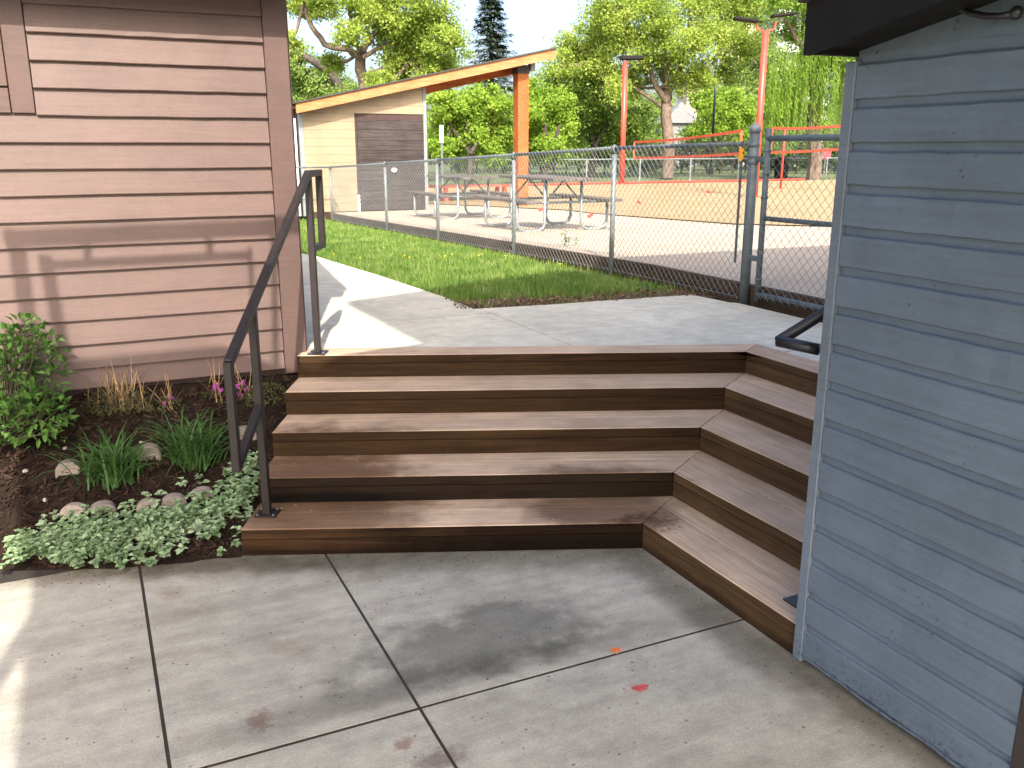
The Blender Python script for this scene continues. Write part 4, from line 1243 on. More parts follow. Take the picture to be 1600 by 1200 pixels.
# leafy shrub at the left edge
rnd = random.Random(11)
Pb_ = onf(14, 692, garden_z)
bush = root('leafy_shrub', Pb_, 'dense bright green leafy shrub against the brown wall at the left edge', 'shrub')
mbl = MB(); mbs = MB()
cB = aty(8, 592, Pb_.y + .05)
lobes = [(cB, .27), (aty(40, 545, Pb_.y + .08), .17), (aty(52, 655, Pb_.y - .05), .17), (aty(-20, 640, Pb_.y - .02), .22), (aty(70, 640, Pb_.y), .12)]
for c_, r_ in lobes:
    for i in range(int(5200 * r_ * r_)):
        v = rvec(rnd); rr = r_ * (rnd.random() ** .35)
        P = c_ + Vector((v.x * rr, v.y * rr, v.z * rr * .95))
        wy = brownwall_y(P.x) - .05
        if P.y > wy: P.y = wy - rnd.random() * .05
        if P.z < garden_z(P.x, P.y) + .01: continue
        d = (v * .8 + rvec(rnd) * .6 + Vector((0, -.1, .25)))
        leaf_geo(mbl, P, d, Vector((0, -.2, 1)) + rvec(rnd) * .5, rnd.uniform(.035, .06), rnd.uniform(.020, .032), .2, .2)
        if i % 9 == 0: mbs.tube([Pb_ + Vector((rnd.uniform(-.05, .05), 0, 0)), (Pb_ + P) / 2 + rvec(rnd) * .03, P], [.006, .004, .002], 4, False)
wpart('leaves', mbl, M['bush_leaf'], bush); wpart('stems', mbs, M['twig'], bush)

# two strappy clumps
def blade(mb, P, az, L_, lean, W_, droop, n=5):
    h = Vector((math.cos(az), math.sin(az), 0)); s_ = Vector((-h.y, h.x, 0)); pts = []
    a = lean; q = P.copy()
    for i in range(n + 1):
        t = i / n; w = W_ * (1 - t ** 2.2) * (.75 + .25 * min(1, t * 4)) + .0006
        pts.append((q.copy(), w))
        q = q + (h * math.sin(a) + Vector((0, 0, math.cos(a)))) * (L_ / n)
        a += droop / n * (.4 + 1.4 * t)
    o = len(mb.v)
    for q, w in pts:
        mb.v += [tuple(q - s_ * w), tuple(q + Vector((0, 0, -w * .6)) ), tuple(q + s_ * w)]
    for i in range(n):
        a_ = o + i * 3
        mb.f += [(a_, a_ + 1, a_ + 4, a_ + 3), (a_ + 1, a_ + 2, a_ + 5, a_ + 4)]
for px, py, sc_, lab in ((176, 752, .95, 'strappy green grass-like clump on the left, in front of the pale stone'), (300, 728, 1.05, 'strappy green grass-like clump nearer the handrail')):
    P = onf(px, py, garden_z)
    r_ = root('daylily_clump', P, lab, 'plant', 'strappy green clumps in the bed')
    mb = MB()
    for i in range(190):
        q = P + Vector((rnd.gauss(0, .055), rnd.gauss(0, .04), -.005))
        blade(mb, q, rnd.uniform(0, 6.28), rnd.uniform(.18, .36) * sc_, rnd.uniform(.1, .8), rnd.uniform(.0038, .0068), rnd.uniform(.7, 2.3))
    wpart('leaves', mb, M['lily_leaf'], r_)
    mb = MB(); mb.lathe([(.05, -.02), (.045, .015), (.02, .03)], P, 10); wpart('crown', mb, M['twig'], r_)
# dry grass clump with low twiggy plant
P = onf(185, 640, garden_z)
r_ = root('dry_grass_clump', P, 'straw-coloured dry grass tuft over a low twiggy plant by the brown wall', 'plant')
mb = MB()
for i in range(60):
    q = P + Vector((rnd.gauss(0, .08), rnd.gauss(.02, .03), 0)); blade(mb, q, rnd.uniform(0, 6.28), rnd.uniform(.12, .30), rnd.uniform(.05, .75), rnd.uniform(.0016, .003), rnd.uniform(0, .6), 4)
wpart('straw_blades', mb, M['straw'], r_)
mb = MB()
for i in range(900):
    v = rvec(rnd); q = P + Vector((v.x * .19, v.y * .10 - .02, abs(v.z) * .12 * rnd.random() + .005)) * 1.0
    leaf_geo(mb, q, rvec(rnd) + Vector((0, 0, .5)), rvec(rnd), rnd.uniform(.010, .022), rnd.uniform(.004, .008))
M['olive_leaf'] = m_leaf('olive_small_leaf', [(.04, .045, .02), (.075, .085, .03), (.14, .13, .05)], .2, .7, vscale=8, fine=40)
wpart('small_leaves', mb, M['olive_leaf'], r_)
mb = MB()
for i in range(60):
    v = rvec(rnd); mb.tube([P, P + Vector((v.x * .2, v.y * .1, abs(v.z) * .13 + .02))], [.002, .001], 3, False)
wpart('twigs', mb, M['twig'], r_)
# pink flowering plants
for k, (px, py, lab, fl) in enumerate([(340, 628, 'pink-flowering plant with dry stalks just left of the lower rail post', [(333, 607), (338, 603), (345, 609)]),
                                       (385, 622, 'pink-flowering plant between the two handrail posts', [(380, 598), (376, 615), (386, 607), (371, 603)]),
                                       (262, 642, 'faded pink flowers beside the dry grass tuft', [(256, 631), (268, 622)])]):
    P = onf(px, py, garden_z)
    r_ = root('flowering_plant', P, lab, 'flower', 'pink-flowering plants in the bed')
    for (fx, fy) in fl:
        q = aty(fx, fy, P.y + rnd.uniform(-.03, .02))
        mb = MB()
        for j in range(12): leaf_geo(mb, q + rvec(rnd) * .006, rvec(rnd), rvec(rnd), .016, .013, .1, .1)
        wpart('flower', mb, M['pink'], r_)
    mb = MB()
    for j in range(14): blade(mb, P + Vector((rnd.gauss(0, .03), rnd.gauss(0, .02), 0)), rnd.uniform(0, 6.28), rnd.uniform(.08, .26), rnd.uniform(.1, .9), .0016, rnd.uniform(0, .5), 3)
    wpart('dry_stalks', mb, M['straw'], r_)
    mb = MB()
    for j in range(110):
        v = rvec(rnd); q = P + Vector((v.x * .10, v.y * .06, abs(v.z) * .07))
        leaf_geo(mb, q, rvec(rnd) + Vector((0, 0, .4)), rvec(rnd), rnd.uniform(.012, .026), rnd.uniform(.006, .011))
    wpart('small_leaves', mb, M['olive_leaf'], r_)
# brown leaf litter plant beside the steps
P = onf(425, 625, garden_z)
r_ = root('dried_perennial', P, 'brown dried perennial with small leaves tucked against the steps', 'plant')
mb = MB()
for j in range(520):
    v = rvec(rnd); q = P + Vector((v.x * .11 - .02, v.y * .16 - .02, abs(v.z) * .09))
    if q.x > XL - .01: continue
    leaf_geo(mb, q, rvec(rnd) + Vector((0, 0, .4)), rvec(rnd), rnd.uniform(.012, .024), rnd.uniform(.006, .012))
wpart('small_leaves', mb, M['olive_leaf'], r_)
# pale variegated groundcover
mb = MB()
cl = []
for i in range(560):
    t = rnd.random()
    px = 25 + 375 * t
    py0 = 842 - 40 * t - 55 * max(0, t - .55) * 2
    py = py0 + rnd.gauss(0, 1) * (14 + 10 * t)
    if px < 60: py = 838 + rnd.gauss(0, 8)
    P = onf(px, py + 24, garden_z)
    if P.x < XL - .03 and P.y > garden_front(P.x) - .10: cl.append(P)
for k in range(14):
    cl.append(onf(392 + rnd.uniform(-8, 6), 742 + rnd.uniform(-30, 10), garden_z))
for k in range(4):
    cl.append(onf(8 + rnd.uniform(-10, 30), 886 + rnd.uniform(-6, 6), garden_z))
for P in cl:
    if P.x > XL - .015: P.x = XL - .02
    h = rnd.uniform(.03, .085)
    tip = P + Vector((rnd.gauss(0, .02), rnd.gauss(-.01, .02), h))
    for j in range(11):
        a = rnd.uniform(0, 6.28); lv = rnd.uniform(.35, 1.0)
        q = P + (tip - P) * lv
        d = Vector((math.cos(a), math.sin(a), rnd.uniform(-.1, .7)))
        L_ = rnd.uniform(.022, .040) * (1.15 - .35 * lv)
        leaf_geo(mb, q, d, Vector((0, 0, 1)) + rvec(rnd) * .35, L_, L_ * rnd.uniform(.72, .9), .12, .25)
wthing('groundcover', mb, M['pale_leaf'], onf(220, 840, garden_z), 'pale silvery-green variegated groundcover along the edge of the pavement', 'groundcover', kind='stuff')

# ================================================================== LAWN
lawn_poly = [tuple(onz(*q, LAND).xy) for q in [(497, 396), (520, 408), (600, 432), (690, 462), (740, 482), (850, 476), (960, 468), (1060, 462)]]
lawn_poly = lawn_poly + [tuple((fence_pt(.35) - N2 * .02).xy), tuple((fence_pt(13.5) - N2 * .02).xy), (-5.6, 16.5), (-3.2, 11.8)]
def inside(poly, x, y):
    c_ = False; n_ = len(poly)
    for i in range(n_):
        (x0, y0), (x1, y1) = poly[i], poly[(i + 1) % n_]
        if (y0 > y) != (y1 > y) and x < (x1 - x0) * (y - y0) / (y1 - y0) + x0: c_ = not c_
    return c_
M['grass'] = m_leaf('grass_blade', [(.08, .16, .025), (.15, .25, .045), (.28, .34, .10)], .3, .6, 'World', vscale=3.0, fine=14)
M['leaf_litter'] = plain('dead_leaves', (.17, .105, .06), .9, var=.5, vscale=20, coord='World')
edge_a, edge_b = onz(735, 482, LAND), onz(1060, 461, LAND)
ed = (edge_b - edge_a).normalized(); en = Vector((-ed.y, ed.x, 0))
mb = MB(); rnd = random.Random(21); cnt = 0
bx0, bx1 = min(p[0] for p in lawn_poly), max(p[0] for p in lawn_poly)
while cnt < 52000:
    Y = 6.4 + 13.5 * rnd.random() ** 1.5; X = rnd.uniform(bx0, bx1)
    if not inside(lawn_poly, X, Y): continue
    cnt += 1
    dsoil = (Vector((X, Y, 0)) - edge_a).dot(en); al = (Vector((X, Y, 0)) - edge_a).dot(ed)
    if -.3 < al < 2.2 and dsoil < .40 - .10 * al + .09 * math.sin(al * 5) + .04 * math.sin(al * 17) and rnd.random() < .93: continue
    if fence_pt(0).y < Y and (Vector((X, Y, 0)) - fence_pt(0)).dot(N2) > -.28 and Y < 10 and rnd.random() < .6: continue
    z = terrain(X, Y) - .012
    H_ = rnd.uniform(.025, .07) * (1.5 if rnd.random() < .05 else 1) ; W_ = rnd.uniform(.003, .006) * (1 + Y * .04)
    a = rnd.uniform(0, 6.28); ln = rnd.uniform(0, .6)
    s_ = Vector((math.cos(a), math.sin(a), 0)) * W_; t_ = Vector((math.cos(a + 1.3) * ln * H_, math.sin(a + 1.3) * ln * H_, H_))
    P = Vector((X, Y, z))
    mb.add([P - s_, P + s_, P + t_], [(0, 1, 2)])
wthing('grass', mb, M['grass'], (0, 8.5, LAND), 'short green grass of the lawn strip between path and fence', 'grass', kind='stuff')
strip('lawn', lawn_poly, lambda a, b: terrain(a, b) - .012, M['lawn'], step=.5)
# bare soil with dead leaves along the concrete and below the gate-side fence
soil = [tuple((edge_a - ed * .12 + en * .005).xy), tuple((edge_b + ed * .42 + en * -.12).xy), tuple((edge_b + ed * .5 + en * .25).xy), tuple((edge_b + en * .34).xy), tuple((edge_a + ed * 1.5 + en * .34).xy), tuple((edge_a + ed * .6 + en * .44).xy), tuple((edge_a - ed * .16 + en * .40).xy)]
mb = MB(); mb.prism(soil, .55, .640); wthing('bare_soil', mb, M['dry_soil'], (edge_a.x, edge_a.y, .6), kind='structure')
mb = MB()
for i in range(900):
    al = rnd.uniform(-.1, 2.5); dd = abs(rnd.gauss(.05, .16)) if al < 1.1 else rnd.uniform(-.06, .38)
    P = edge_a + ed * al + en * dd
    if (P - PG).dot(N2) > .03: continue
    P.z = .645 + rnd.uniform(.0, .015)
    leaf_geo(mb, P, rvec(rnd) + Vector((0, 0, .1)), Vector((0, 0, 1)) + rvec(rnd) * .6, rnd.uniform(.02, .045), rnd.uniform(.012, .025), .2, .4)
wthing('leaf_litter', mb, M['leaf_litter'], (edge_b.x, edge_b.y, .65), 'brown dead leaves on bare soil below the fence near the gate post', 'leaves', kind='stuff')
M['dandelion'] = plain('dandelion_yellow', (.75, .55, .03), .7)
dm = MB(); dm.lathe([(.002, -.05), (.002, -.004), (.010, -.002), (.012, .003), (.007, .007), (.001, .008)], (0, 0, .05), 8); dmm = dm.mesh('dandelion')
for i, (px, py) in enumerate([(600, 392), (632, 404), (640, 407), (695, 405), (706, 402), (752, 402), (748, 404), (790, 405), (563, 408), (522, 402), (820, 395), (875, 418)]):
    P = onf(px, py, terrain)
    tag(link('dandelion', dmm, M['dandelion'], None, P + Vector((0, 0, -.015))), 'small yellow dandelion flower in the lawn grass', 'flower', 'dandelions in the lawn')
# weed at the fence foot
P = onf(885, 402, terrain)
r_ = root('weed', P, 'leggy green weed growing up through the fence between two posts', 'weed')
mbw = MB(); mbt = MB()
for sg, (tx, ty) in enumerate([(878, 352), (890, 372), (903, 372), (884, 362)]):
    q = aty(tx, ty, P.y); mbt.tube([P, (P + q) / 2 + Vector((.01, 0, .02)), q], [.004, .003, .0015], 4, False)
    for j in range(9):
        u = P + (q - P) * rnd.uniform(.35, 1.05); leaf_geo(mbw, u, rvec(rnd), Vector((0, 0, 1)), rnd.uniform(.03, .05), rnd.uniform(.018, .028))
wpart('leaves', mbw, M['bush_leaf'], r_); wpart('stems', mbt, M['stem'], r_)

# ================================================================== PAINT MARKS ON THE PAVEMENT
M['spray_o'] = plain('orange_spray_paint', (.78, .16, .03), .7, var=.25, vscale=60)
M['spray_r'] = plain('red_spray_paint', (.50, .07, .07), .7, var=.25, vscale=60)
def splat(px, py, rx, ry, mat, label, seed):
    rnd = random.Random(seed); P = onz(px, py, 0); n_ = 26; mb = MB(); vs = []
    for i in range(n_):
        a = 2 * math.pi * i / n_; k = rnd.uniform(.7, 1.15); v = N2 * (math.cos(a) * rx * k) + A2 * (math.sin(a) * ry * k)
        vs.append(P + v + Vector((0, 0, .0045)))
    mb.add(vs, [tuple(range(n_))])
    for j in range(14):
        a = rnd.uniform(0, 6.28); q = P + N2 * (math.cos(a) * rx * rnd.uniform(1.1, 2.0)) + A2 * (math.sin(a) * ry * rnd.uniform(1.1, 1.9)); r2 = rnd.uniform(.0012, .0035)
        mb.add([q + Vector((math.cos(b) * r2, math.sin(b) * r2, .0045)) for b in (0, 1.05, 2.1, 3.14, 4.2, 5.24)], [tuple(range(6))])
    if mb.f: wthing('paint_mark', mb, mat, P, label, 'paint mark', 'spray paint marks on the pavement')
splat(962, 1017, .020, .014, M['spray_o'], 'bright orange spray-paint dot on the pavement joint', 1)
splat(1000, 1076, .030, .020, M['spray_r'], 'red spray-paint smudge on the slab below the orange dot', 2)

# ================================================================== TREES
rnd = random.Random(77)
def leaf_quad(mb, P, s_, rnd, bias=None):
    d = rvec(rnd)
    if bias is not None: d = (d + bias).normalized()
    u = d.orthogonal().normalized(); a = rnd.uniform(0, 6.28)
    x = (u * math.cos(a) + d.cross(u) * math.sin(a)); y = d.cross(x)
    L_ = s_ * rnd.uniform(.7, 1.3); W_ = L_ * rnd.uniform(.45, .75)
    mb.add([P - x * L_ / 2, P - y * W_ / 2 + x * L_ * .05, P + x * L_ / 2, P + y * W_ / 2 + x * L_ * .05], [(0, 1, 2, 3)])
def crown(mb, lumps, n, s_, rnd, squash=.85, depth=1.0, sub=9, twig=None):
    """lumps: (centre, radius); each lump is filled with sub-clusters, each cluster with leaves"""
    tot = sum(r * r for _, r in lumps)
    for c_, r_ in lumps:
        m = int(n * r_ * r_ / tot)
        k = max(6, int(sub * 3))
        for j in range(k):
            v = rvec(rnd); rr = r_ * (rnd.random() ** .4)
            cc = c_ + Vector((v.x * rr, v.y * rr * depth, v.z * rr * squash))
            cr = r_ * rnd.uniform(.22, .55)
            if twig is not None and j % 2 == 0: twig.append((c_, cc))
            for i in range(max(1, m // k)):
                w = Vector((rnd.gauss(0, 1), rnd.gauss(0, 1), rnd.gauss(0, .75))) * (cr * .55)
                leaf_quad(mb, cc + w, s_, rnd, Vector((0, 0, .5)))
def px_lumps(D, lst, spread=1.0, rnd=rnd):
    out = []
    for (px, py, rp) in lst:
        d = D + rnd.uniform(-1, 1) * spread
        out.append((aty(px, py, d), rp / FPX * D))
    return out
def limb(mb, pts, r0, r1, n=7):
    k = len(pts)
    P = []
    for i in range(k - 1):
        for j in range(3):
            t = j / 3; P.append(Vector(pts[i]) * (1 - t) + Vector(pts[i + 1]) * t + (rvec(rnd) * r0 * .35 if (i or j) else Vector()))
    P.append(Vector(pts[-1]))
    mb.tube(P, [r0 + (r1 - r0) * i / (len(P) - 1) for i in range(len(P))], n, False)
def tree(name, D, foot, lumps_px, limbs_px, n, leaf, bark, label, cat, s_=.2, r0=.25, spread=1.5, group=None, sub=9, squash=.85, zg=.36, twigs=True):
    """foot: pixel x of the trunk; limbs_px: polylines of pixels with their radii, starting at the trunk"""
    X = aty(foot, 235, D).x
    r_ = root(name, (X, D, zg), label, cat, group)
    lp = px_lumps(D, lumps_px, spread)
    tw = []
    mb = MB(); crown(mb, lp, n, s_, rnd, squash, 1.0, sub, tw)
    wpart('crown', mb, leaf, r_)
    mb = MB()
    for (pl, ra, rb) in limbs_px:
        pts = []
        for i, (px, py) in enumerate(pl):
            pts.append(Vector((X, D, zg)) if py is None else aty(px, py, D + (i - 1) * rnd.uniform(-.4, .4)))
        limb(mb, pts, ra, rb)
    if twigs:
        ends = [aty(pl[-1][0], pl[-1][1], D) for (pl, ra, rb) in limbs_px]
        for (c_, q) in tw:
            if rnd.random() < .55: mb.tube([c_, (c_ + q) / 2 + rvec(rnd) * .1, q], [r0 * .13, r0 * .09, r0 * .04], 4, False)
        for (c_, rr) in lp:
            e = min(ends, key=lambda v: (v - c_).length)
            limb(mb, [e, (e + c_) / 2 + Vector((0, 0, -.15)), c_], r0 * .30, r0 * .13, 5)
    wpart('trunk', mb, bark, r_, True)
    return r_
LF = {
    'spring': m_leaf('spring_leaf', [(.20, .29, .045), (.31, .41, .07), (.43, .52, .12)], .5, .6, vscale=.55, fine=3.0),
    'bright': m_leaf('bright_leaf', [(.15, .27, .03), (.25, .39, .045), (.38, .50, .08)], .5, .6, vscale=.6, fine=3.0),
    'deep': m_leaf('deep_leaf', [(.10, .17, .03), (.16, .25, .04), (.25, .33, .065)], .45, .6, vscale=.6, fine=3.0),
    'olive': m_leaf('olive_leaf', [(.165, .25, .06), (.25, .36, .085), (.36, .46, .13)], .5, .6, vscale=.5, fine=3.0),
    'willow': m_leaf('willow_leaf', [(.13, .23, .035), (.21, .34, .05), (.32, .46, .08)], .5, .6, vscale=.8, fine=4.0),
    'spruce': m_leaf('spruce_needle', [(.018, .036, .020), (.032, .058, .034), (.055, .085, .052)], .1, .7, vscale=.8, fine=4.0),
}
# big spreading tree behind the shelter
tree('broadleaf_tree', 38, 566,
     [(470, 5, 34), (455, 70, 22), (520, -14, 42), (575, -18, 46), (632, -5, 48), (676, 24, 34), (605, 38, 40), (650, 58, 44), (697, 72, 32), (626, 98, 34), (672, 112, 38), (712, 112, 24), (545, 52, 22), (520, 100, 20), (596, 132, 24), (640, 140, 26)],
     [([(566, None), (567, 150), (563, 105), (566, 78)], .30, .20), ([(565, 92), (545, 78), (508, 70), (488, 40), (474, 5)], .17, .07), ([(564, 84), (548, 45), (545, -10)], .12, .06), ([(566, 80), (585, 55), (608, 20)], .14, .06), ([(567, 120), (600, 108), (640, 96)], .09, .04), ([(566, 90), (600, 70), (650, 62)], .10, .05)],
     60000, LF['spring'], M['bark'], 'large spring-green spreading tree with dark forked limbs behind the shelter', 'tree', .125, .30)
tree('leaning_tree', 46, 540,
     [(456, 104, 24), (470, 140, 34), (505, 132, 26), (535, 150, 26), (452, 165, 26), (495, 165, 28), (560, 160, 24)],
     [([(545, None), (535, 145), (510, 108), (478, 90), (440, 72), (415, 60)], .26, .10)],
     22000, LF['olive'], M['bark_dark'], 'olive-green tree with one dark limb leaning left above the shelter roof', 'tree', .14, .22)
# spruce
D = 58; X = aty(768, 235, D).x; ztop = aty(768, -70, D).z
sp = root('spruce_tree', (X, D, .36), 'tall dark blue-green spruce standing against the white sky', 'tree')
mb = MB(); mbt = MB(); mbt.tube([(X, D, .36), (X, D, ztop)], [.28, .03], 8, False)
zz = 2.0
while zz < ztop - .1:
    hgt = ztop - zz; R_ = min(.255 * hgt + .10, 3.2)
    nb_ = 13
    for i in range(nb_):
        a = rnd.uniform(0, 6.28); L_ = R_ * rnd.uniform(.7, 1.15)
        for k in range(30):
            t = rnd.random() ** .7
            P = Vector((X + math.cos(a) * L_ * t, D + math.sin(a) * L_ * t, zz - .28 * L_ * t + .20 * L_ * t * t))
            P += Vector((rnd.gauss(0, .06), rnd.gauss(0, .06), -abs(rnd.gauss(0, .09)))) * (1 + (1 - t))
            s__ = rnd.uniform(.16, .30); d = Vector((math.cos(a + rnd.gauss(0, .5)), math.sin(a + rnd.gauss(0, .5)), rnd.uniform(-.7, .1)))
            w = d.cross(Vector((0, 0, 1))).normalized() * s__ * .28
            mb.add([P - d * s__ * .3, P + w, P + d * s__ * .8, P - w], [(0, 1, 2, 3)])
        mbt.tube([(X, D, zz), (X + math.cos(a) * L_ * .8, D + math.sin(a) * L_ * .8, zz - .12 * L_)], [.03, .01], 4, False)
    zz += .30
wpart('needles', mb, LF['spruce'], sp); wpart('trunk', mbt, M['bark_dark'], sp)
# shrubby trees behind the shelter's open bay
tree('shrubby_tree', 33, 735, [(700, 160, 30), (735, 170, 34), (772, 165, 30), (705, 200, 30), (745, 212, 34), (785, 205, 28), (690, 232, 18), (725, 240, 22), (770, 240, 22)],
     [([(735, None), (735, 230), (730, 190)], .12, .06), ([(735, 240), (760, 200)], .08, .04), ([(735, 240), (705, 200)], .08, .04)],
     26000, LF['bright'], M['bark_dark'], 'bright green shrubby tree showing under the shelter roof', 'tree', .12, .12, 1.2)
tree('shrubby_tree', 35, 850, [(836, 150, 30), (850, 185, 32), (835, 218, 28), (872, 165, 26), (876, 200, 28), (865, 230, 24), (828, 180, 22)],
     [([(855, None), (853, 225), (848, 180)], .12, .06), ([(855, 235), (875, 195)], .08, .04)],
     22000, LF['bright'], M['bark_dark'], 'bright green shrubby tree just right of the orange timber post', 'tree', .12, .12, 1.2)
tree('dense_tree', 47, 925, [(890, 120, 32), (915, 150, 38), (905, 190, 34), (945, 185, 34), (960, 150, 28), (930, 220, 30), (900, 235, 26), (965, 225, 26), (985, 195, 26), (990, 235, 22)],
     [([(930, None), (930, 225), (915, 170)], .2, .09), ([(930, 230), (955, 180)], .13, .06), ([(931, 235), (900, 205)], .1, .05)],
     28000, LF['deep'], M['bark_dark'], 'darker dense tree behind the far red pole', 'tree', .14, .18, 1.6)
tree('broadleaf_tree', 44, 1045,
     [(905, 75, 34), (935, 45, 42), (930, 105, 36), (965, 5, 44), (985, 70, 44), (1015, -10, 48), (1040, 35, 48), (1030, 95, 38), (1070, -18, 48), (1090, 65, 44), (1120, 15, 46), (1150, 70, 34), (1155, -5, 40), (985, 130, 30), (1095, 112, 28), (1065, 130, 20), (960, 145, 26), (880, 100, 22), (1135, 112, 22)],
     [([(1045, None), (1044, 220), (1043, 165), (1040, 135)], .32, .22), ([(1043, 160), (1020, 125), (1005, 80), (985, 40)], .16, .06), ([(1042, 150), (1058, 115), (1072, 70), (1080, 20)], .16, .06), ([(1043, 172), (1010, 150), (970, 120), (930, 95)], .11, .05), ([(1043, 140), (1040, 90), (1035, 20)], .12, .05), ([(1050, 130), (1090, 110), (1130, 80)], .10, .04)],
     70000, LF['spring'], M['bark'], 'wide yellow-green tree with stout grey-brown trunk beyond the net', 'tree', .13, .32, 1.8)
tree('background_tree', 58, 1010, [(1005, 190, 26), (1015, 225, 26), (990, 165, 24), (1030, 160, 20), (1020, 250, 20)],
     [([(1010, None), (1010, 220), (1008, 180)], .2, .08)], 12000, LF['olive'], M['bark_dark'], 'small olive-green tree just left of the stout trunk', 'tree', .17, .18, 1.5)
tree('background_tree', 60, 1125, [(1085, 218, 22), (1120, 160, 32), (1105, 195, 26), (1140, 195, 28), (1125, 232, 26), (1155, 225, 24), (1160, 165, 26), (1095, 160, 18)],
     [([(1128, None), (1128, 220), (1124, 170)], .2, .08), ([(1128, 225), (1150, 190)], .1, .05)], 20000, LF['bright'], M['bark_dark'], 'mid-green tree around the black lamp post', 'tree', .17, .18, 1.5)
tree('background_tree', 66, 1180, [(1165, 110, 34), (1195, 150, 34), (1215, 100, 34), (1185, 70, 30), (1235, 140, 30), (1215, 190, 30), (1250, 190, 30), (1180, 200, 26), (1230, 225, 24), (1190, 20, 26), (1160, 35, 22)],
     [([(1195, None), (1196, 220), (1192, 150)], .24, .1), ([(1195, 200), (1220, 130)], .14, .06), ([(1195, 180), (1185, 100)], .12, .06)], 20000, LF['olive'], M['bark_dark'], 'loose olive-green tree in front of the beige tower', 'tree', .18, .2, 1.5)
tree('background_tree', 62, 860, [(905, 100, 34), (880, 130, 34), (925, 75, 30), (900, 160, 30), (868, 160, 24), (940, 110, 30)],
     [([(898, None), (898, 200), (895, 130)], .2, .08)], 14000, LF['olive'], M['bark_dark'], 'pale olive tree rising above the right end of the shelter roof', 'tree', .18, .18, 1.5)
tree('background_tree', 64, 480, [(460, 130, 30), (490, 110, 28), (520, 140, 30), (550, 165, 26), (475, 160, 28), (590, 165, 26), (625, 160, 26), (510, 170, 24), (452, 90, 20)],
     [([(500, None), (500, 190), (495, 130)], .2, .08)], 16000, LF['deep'], M['bark_dark'], 'dark green tree filling the gap left above the shelter roof', 'tree', .18, .18, 1.5)
# weeping willow
D = 41; X = aty(1275, 235, D).x
wi = root('willow_tree', (X, D, .36), 'weeping willow with hanging green strands behind the gate', 'tree')
mb = MB(); mbt = MB()
limb(mbt, [(X, D, .36), aty(1272, 150, D), aty(1268, 60, D)], .34, .18); limb(mbt, [aty(1270, 120, D), aty(1300, 60, D), aty(1330, 20, D)], .15, .06); limb(mbt, [aty(1270, 100, D), aty(1245, 60, D), aty(1225, 30, D)], .14, .05)
lw = px_lumps(D, [(1235, 40, 26), (1262, 25, 34), (1300, 30, 40), (1282, 75, 36), (1318, 80, 34), (1345, 50, 40), (1225, 5, 26), (1270, -15, 40), (1320, -15, 40), (1205, -5, 22)], 1.5)
crown(mb, lw, 22000, .125, rnd)
for i in range(640):
    px = rnd.uniform(1200, 1345); py = rnd.uniform(40, 130) - (10 if px > 1250 else -40); d = D + rnd.uniform(-2.0, 2.0)
    q = aty(px, py, d); L_ = rnd.uniform(1.2, 3.6); sway = rnd.uniform(-.12, .12)
    zmin = 1.6
    for k in range(int(L_ * 14)):
        t = k / (L_ * 14)
        P = q + Vector((sway * t + rnd.gauss(0, .035), rnd.gauss(0, .035), -L_ * t))
        if P.z < zmin: break
        s__ = rnd.uniform(.10, .19); dd = Vector((rnd.gauss(0, .35), rnd.gauss(0, .35), -1)).normalized(); w = dd.orthogonal().normalized() * s__ * .22
        mb.add([P, P + dd * s__ * .5 + w, P + dd * s__, P + dd * s__ * .5 - w], [(0, 1, 2, 3)])
wpart('crown', mb, LF['willow'], wi); wpart('trunk', mbt, M['bark'], wi)
# clipped dark hedge behind the far fence
hd_ = root('hedge', (4, 54, .36), 'dark green hedge row behind the far fence', 'hedge')
mb = MB(); lst = []
for i in range(70):
    px = 560 + 800 * i / 70 + rnd.uniform(-5, 5)
    for k in range(2): lst.append((aty(px, 238 + 14 * k + rnd.uniform(-7, 5), 54 + rnd.uniform(-1, 1)), rnd.uniform(10, 15) / FPX * 54))
crown(mb, lst, 22000, .17, rnd, sub=3)
M['hedge'] = m_leaf('hedge_leaf', [(.022, .042, .012), (.042, .075, .018), (.075, .12, .03)], .25, .6, vscale=.6, fine=3.0)
wpart('leaves', mb, M['hedge'], hd_)
mb = MB()
for i in range(40):
    q = aty(565 + 20 * i, 255, 54.2); mb.tube([(q.x, q.y, .3), (q.x, q.y, 1.2)], .06, 5, False)
tag(wpart('stems', mb, M['bark_dark'], hd_), kind='stuff')
# far wood closing the view
mb = MB()
lst = []
for i in range(150):
    px = 380 + 1100 * i / 150 + rnd.uniform(-8, 8)
    D = rnd.uniform(85, 105)
    top = (175 if px < 850 else 140) + 25 * math.sin(px * .021) + rnd.uniform(-14, 14)
    if 1040 < px < 1105: top = 212
    for k in range(3):
        py = top + (262 - top) * (k + rnd.random()) / 3
        lst.append((aty(px, py, D), rnd.uniform(13, 24) / FPX * D))
crown(mb, lst, 52000, .36, rnd, sub=4)
for i in range(40):
    q = aty(400 + 27 * i, 240, 90 + rnd.uniform(-4, 8)); mb.tube([(q.x, q.y, .3), (q.x, q.y, 4.5)], .12, 5, False)
wthing('far_wood', mb, LF['deep'], (0, 95, .36), 'far belt of trees closing the view behind the park', 'trees', kind='stuff')

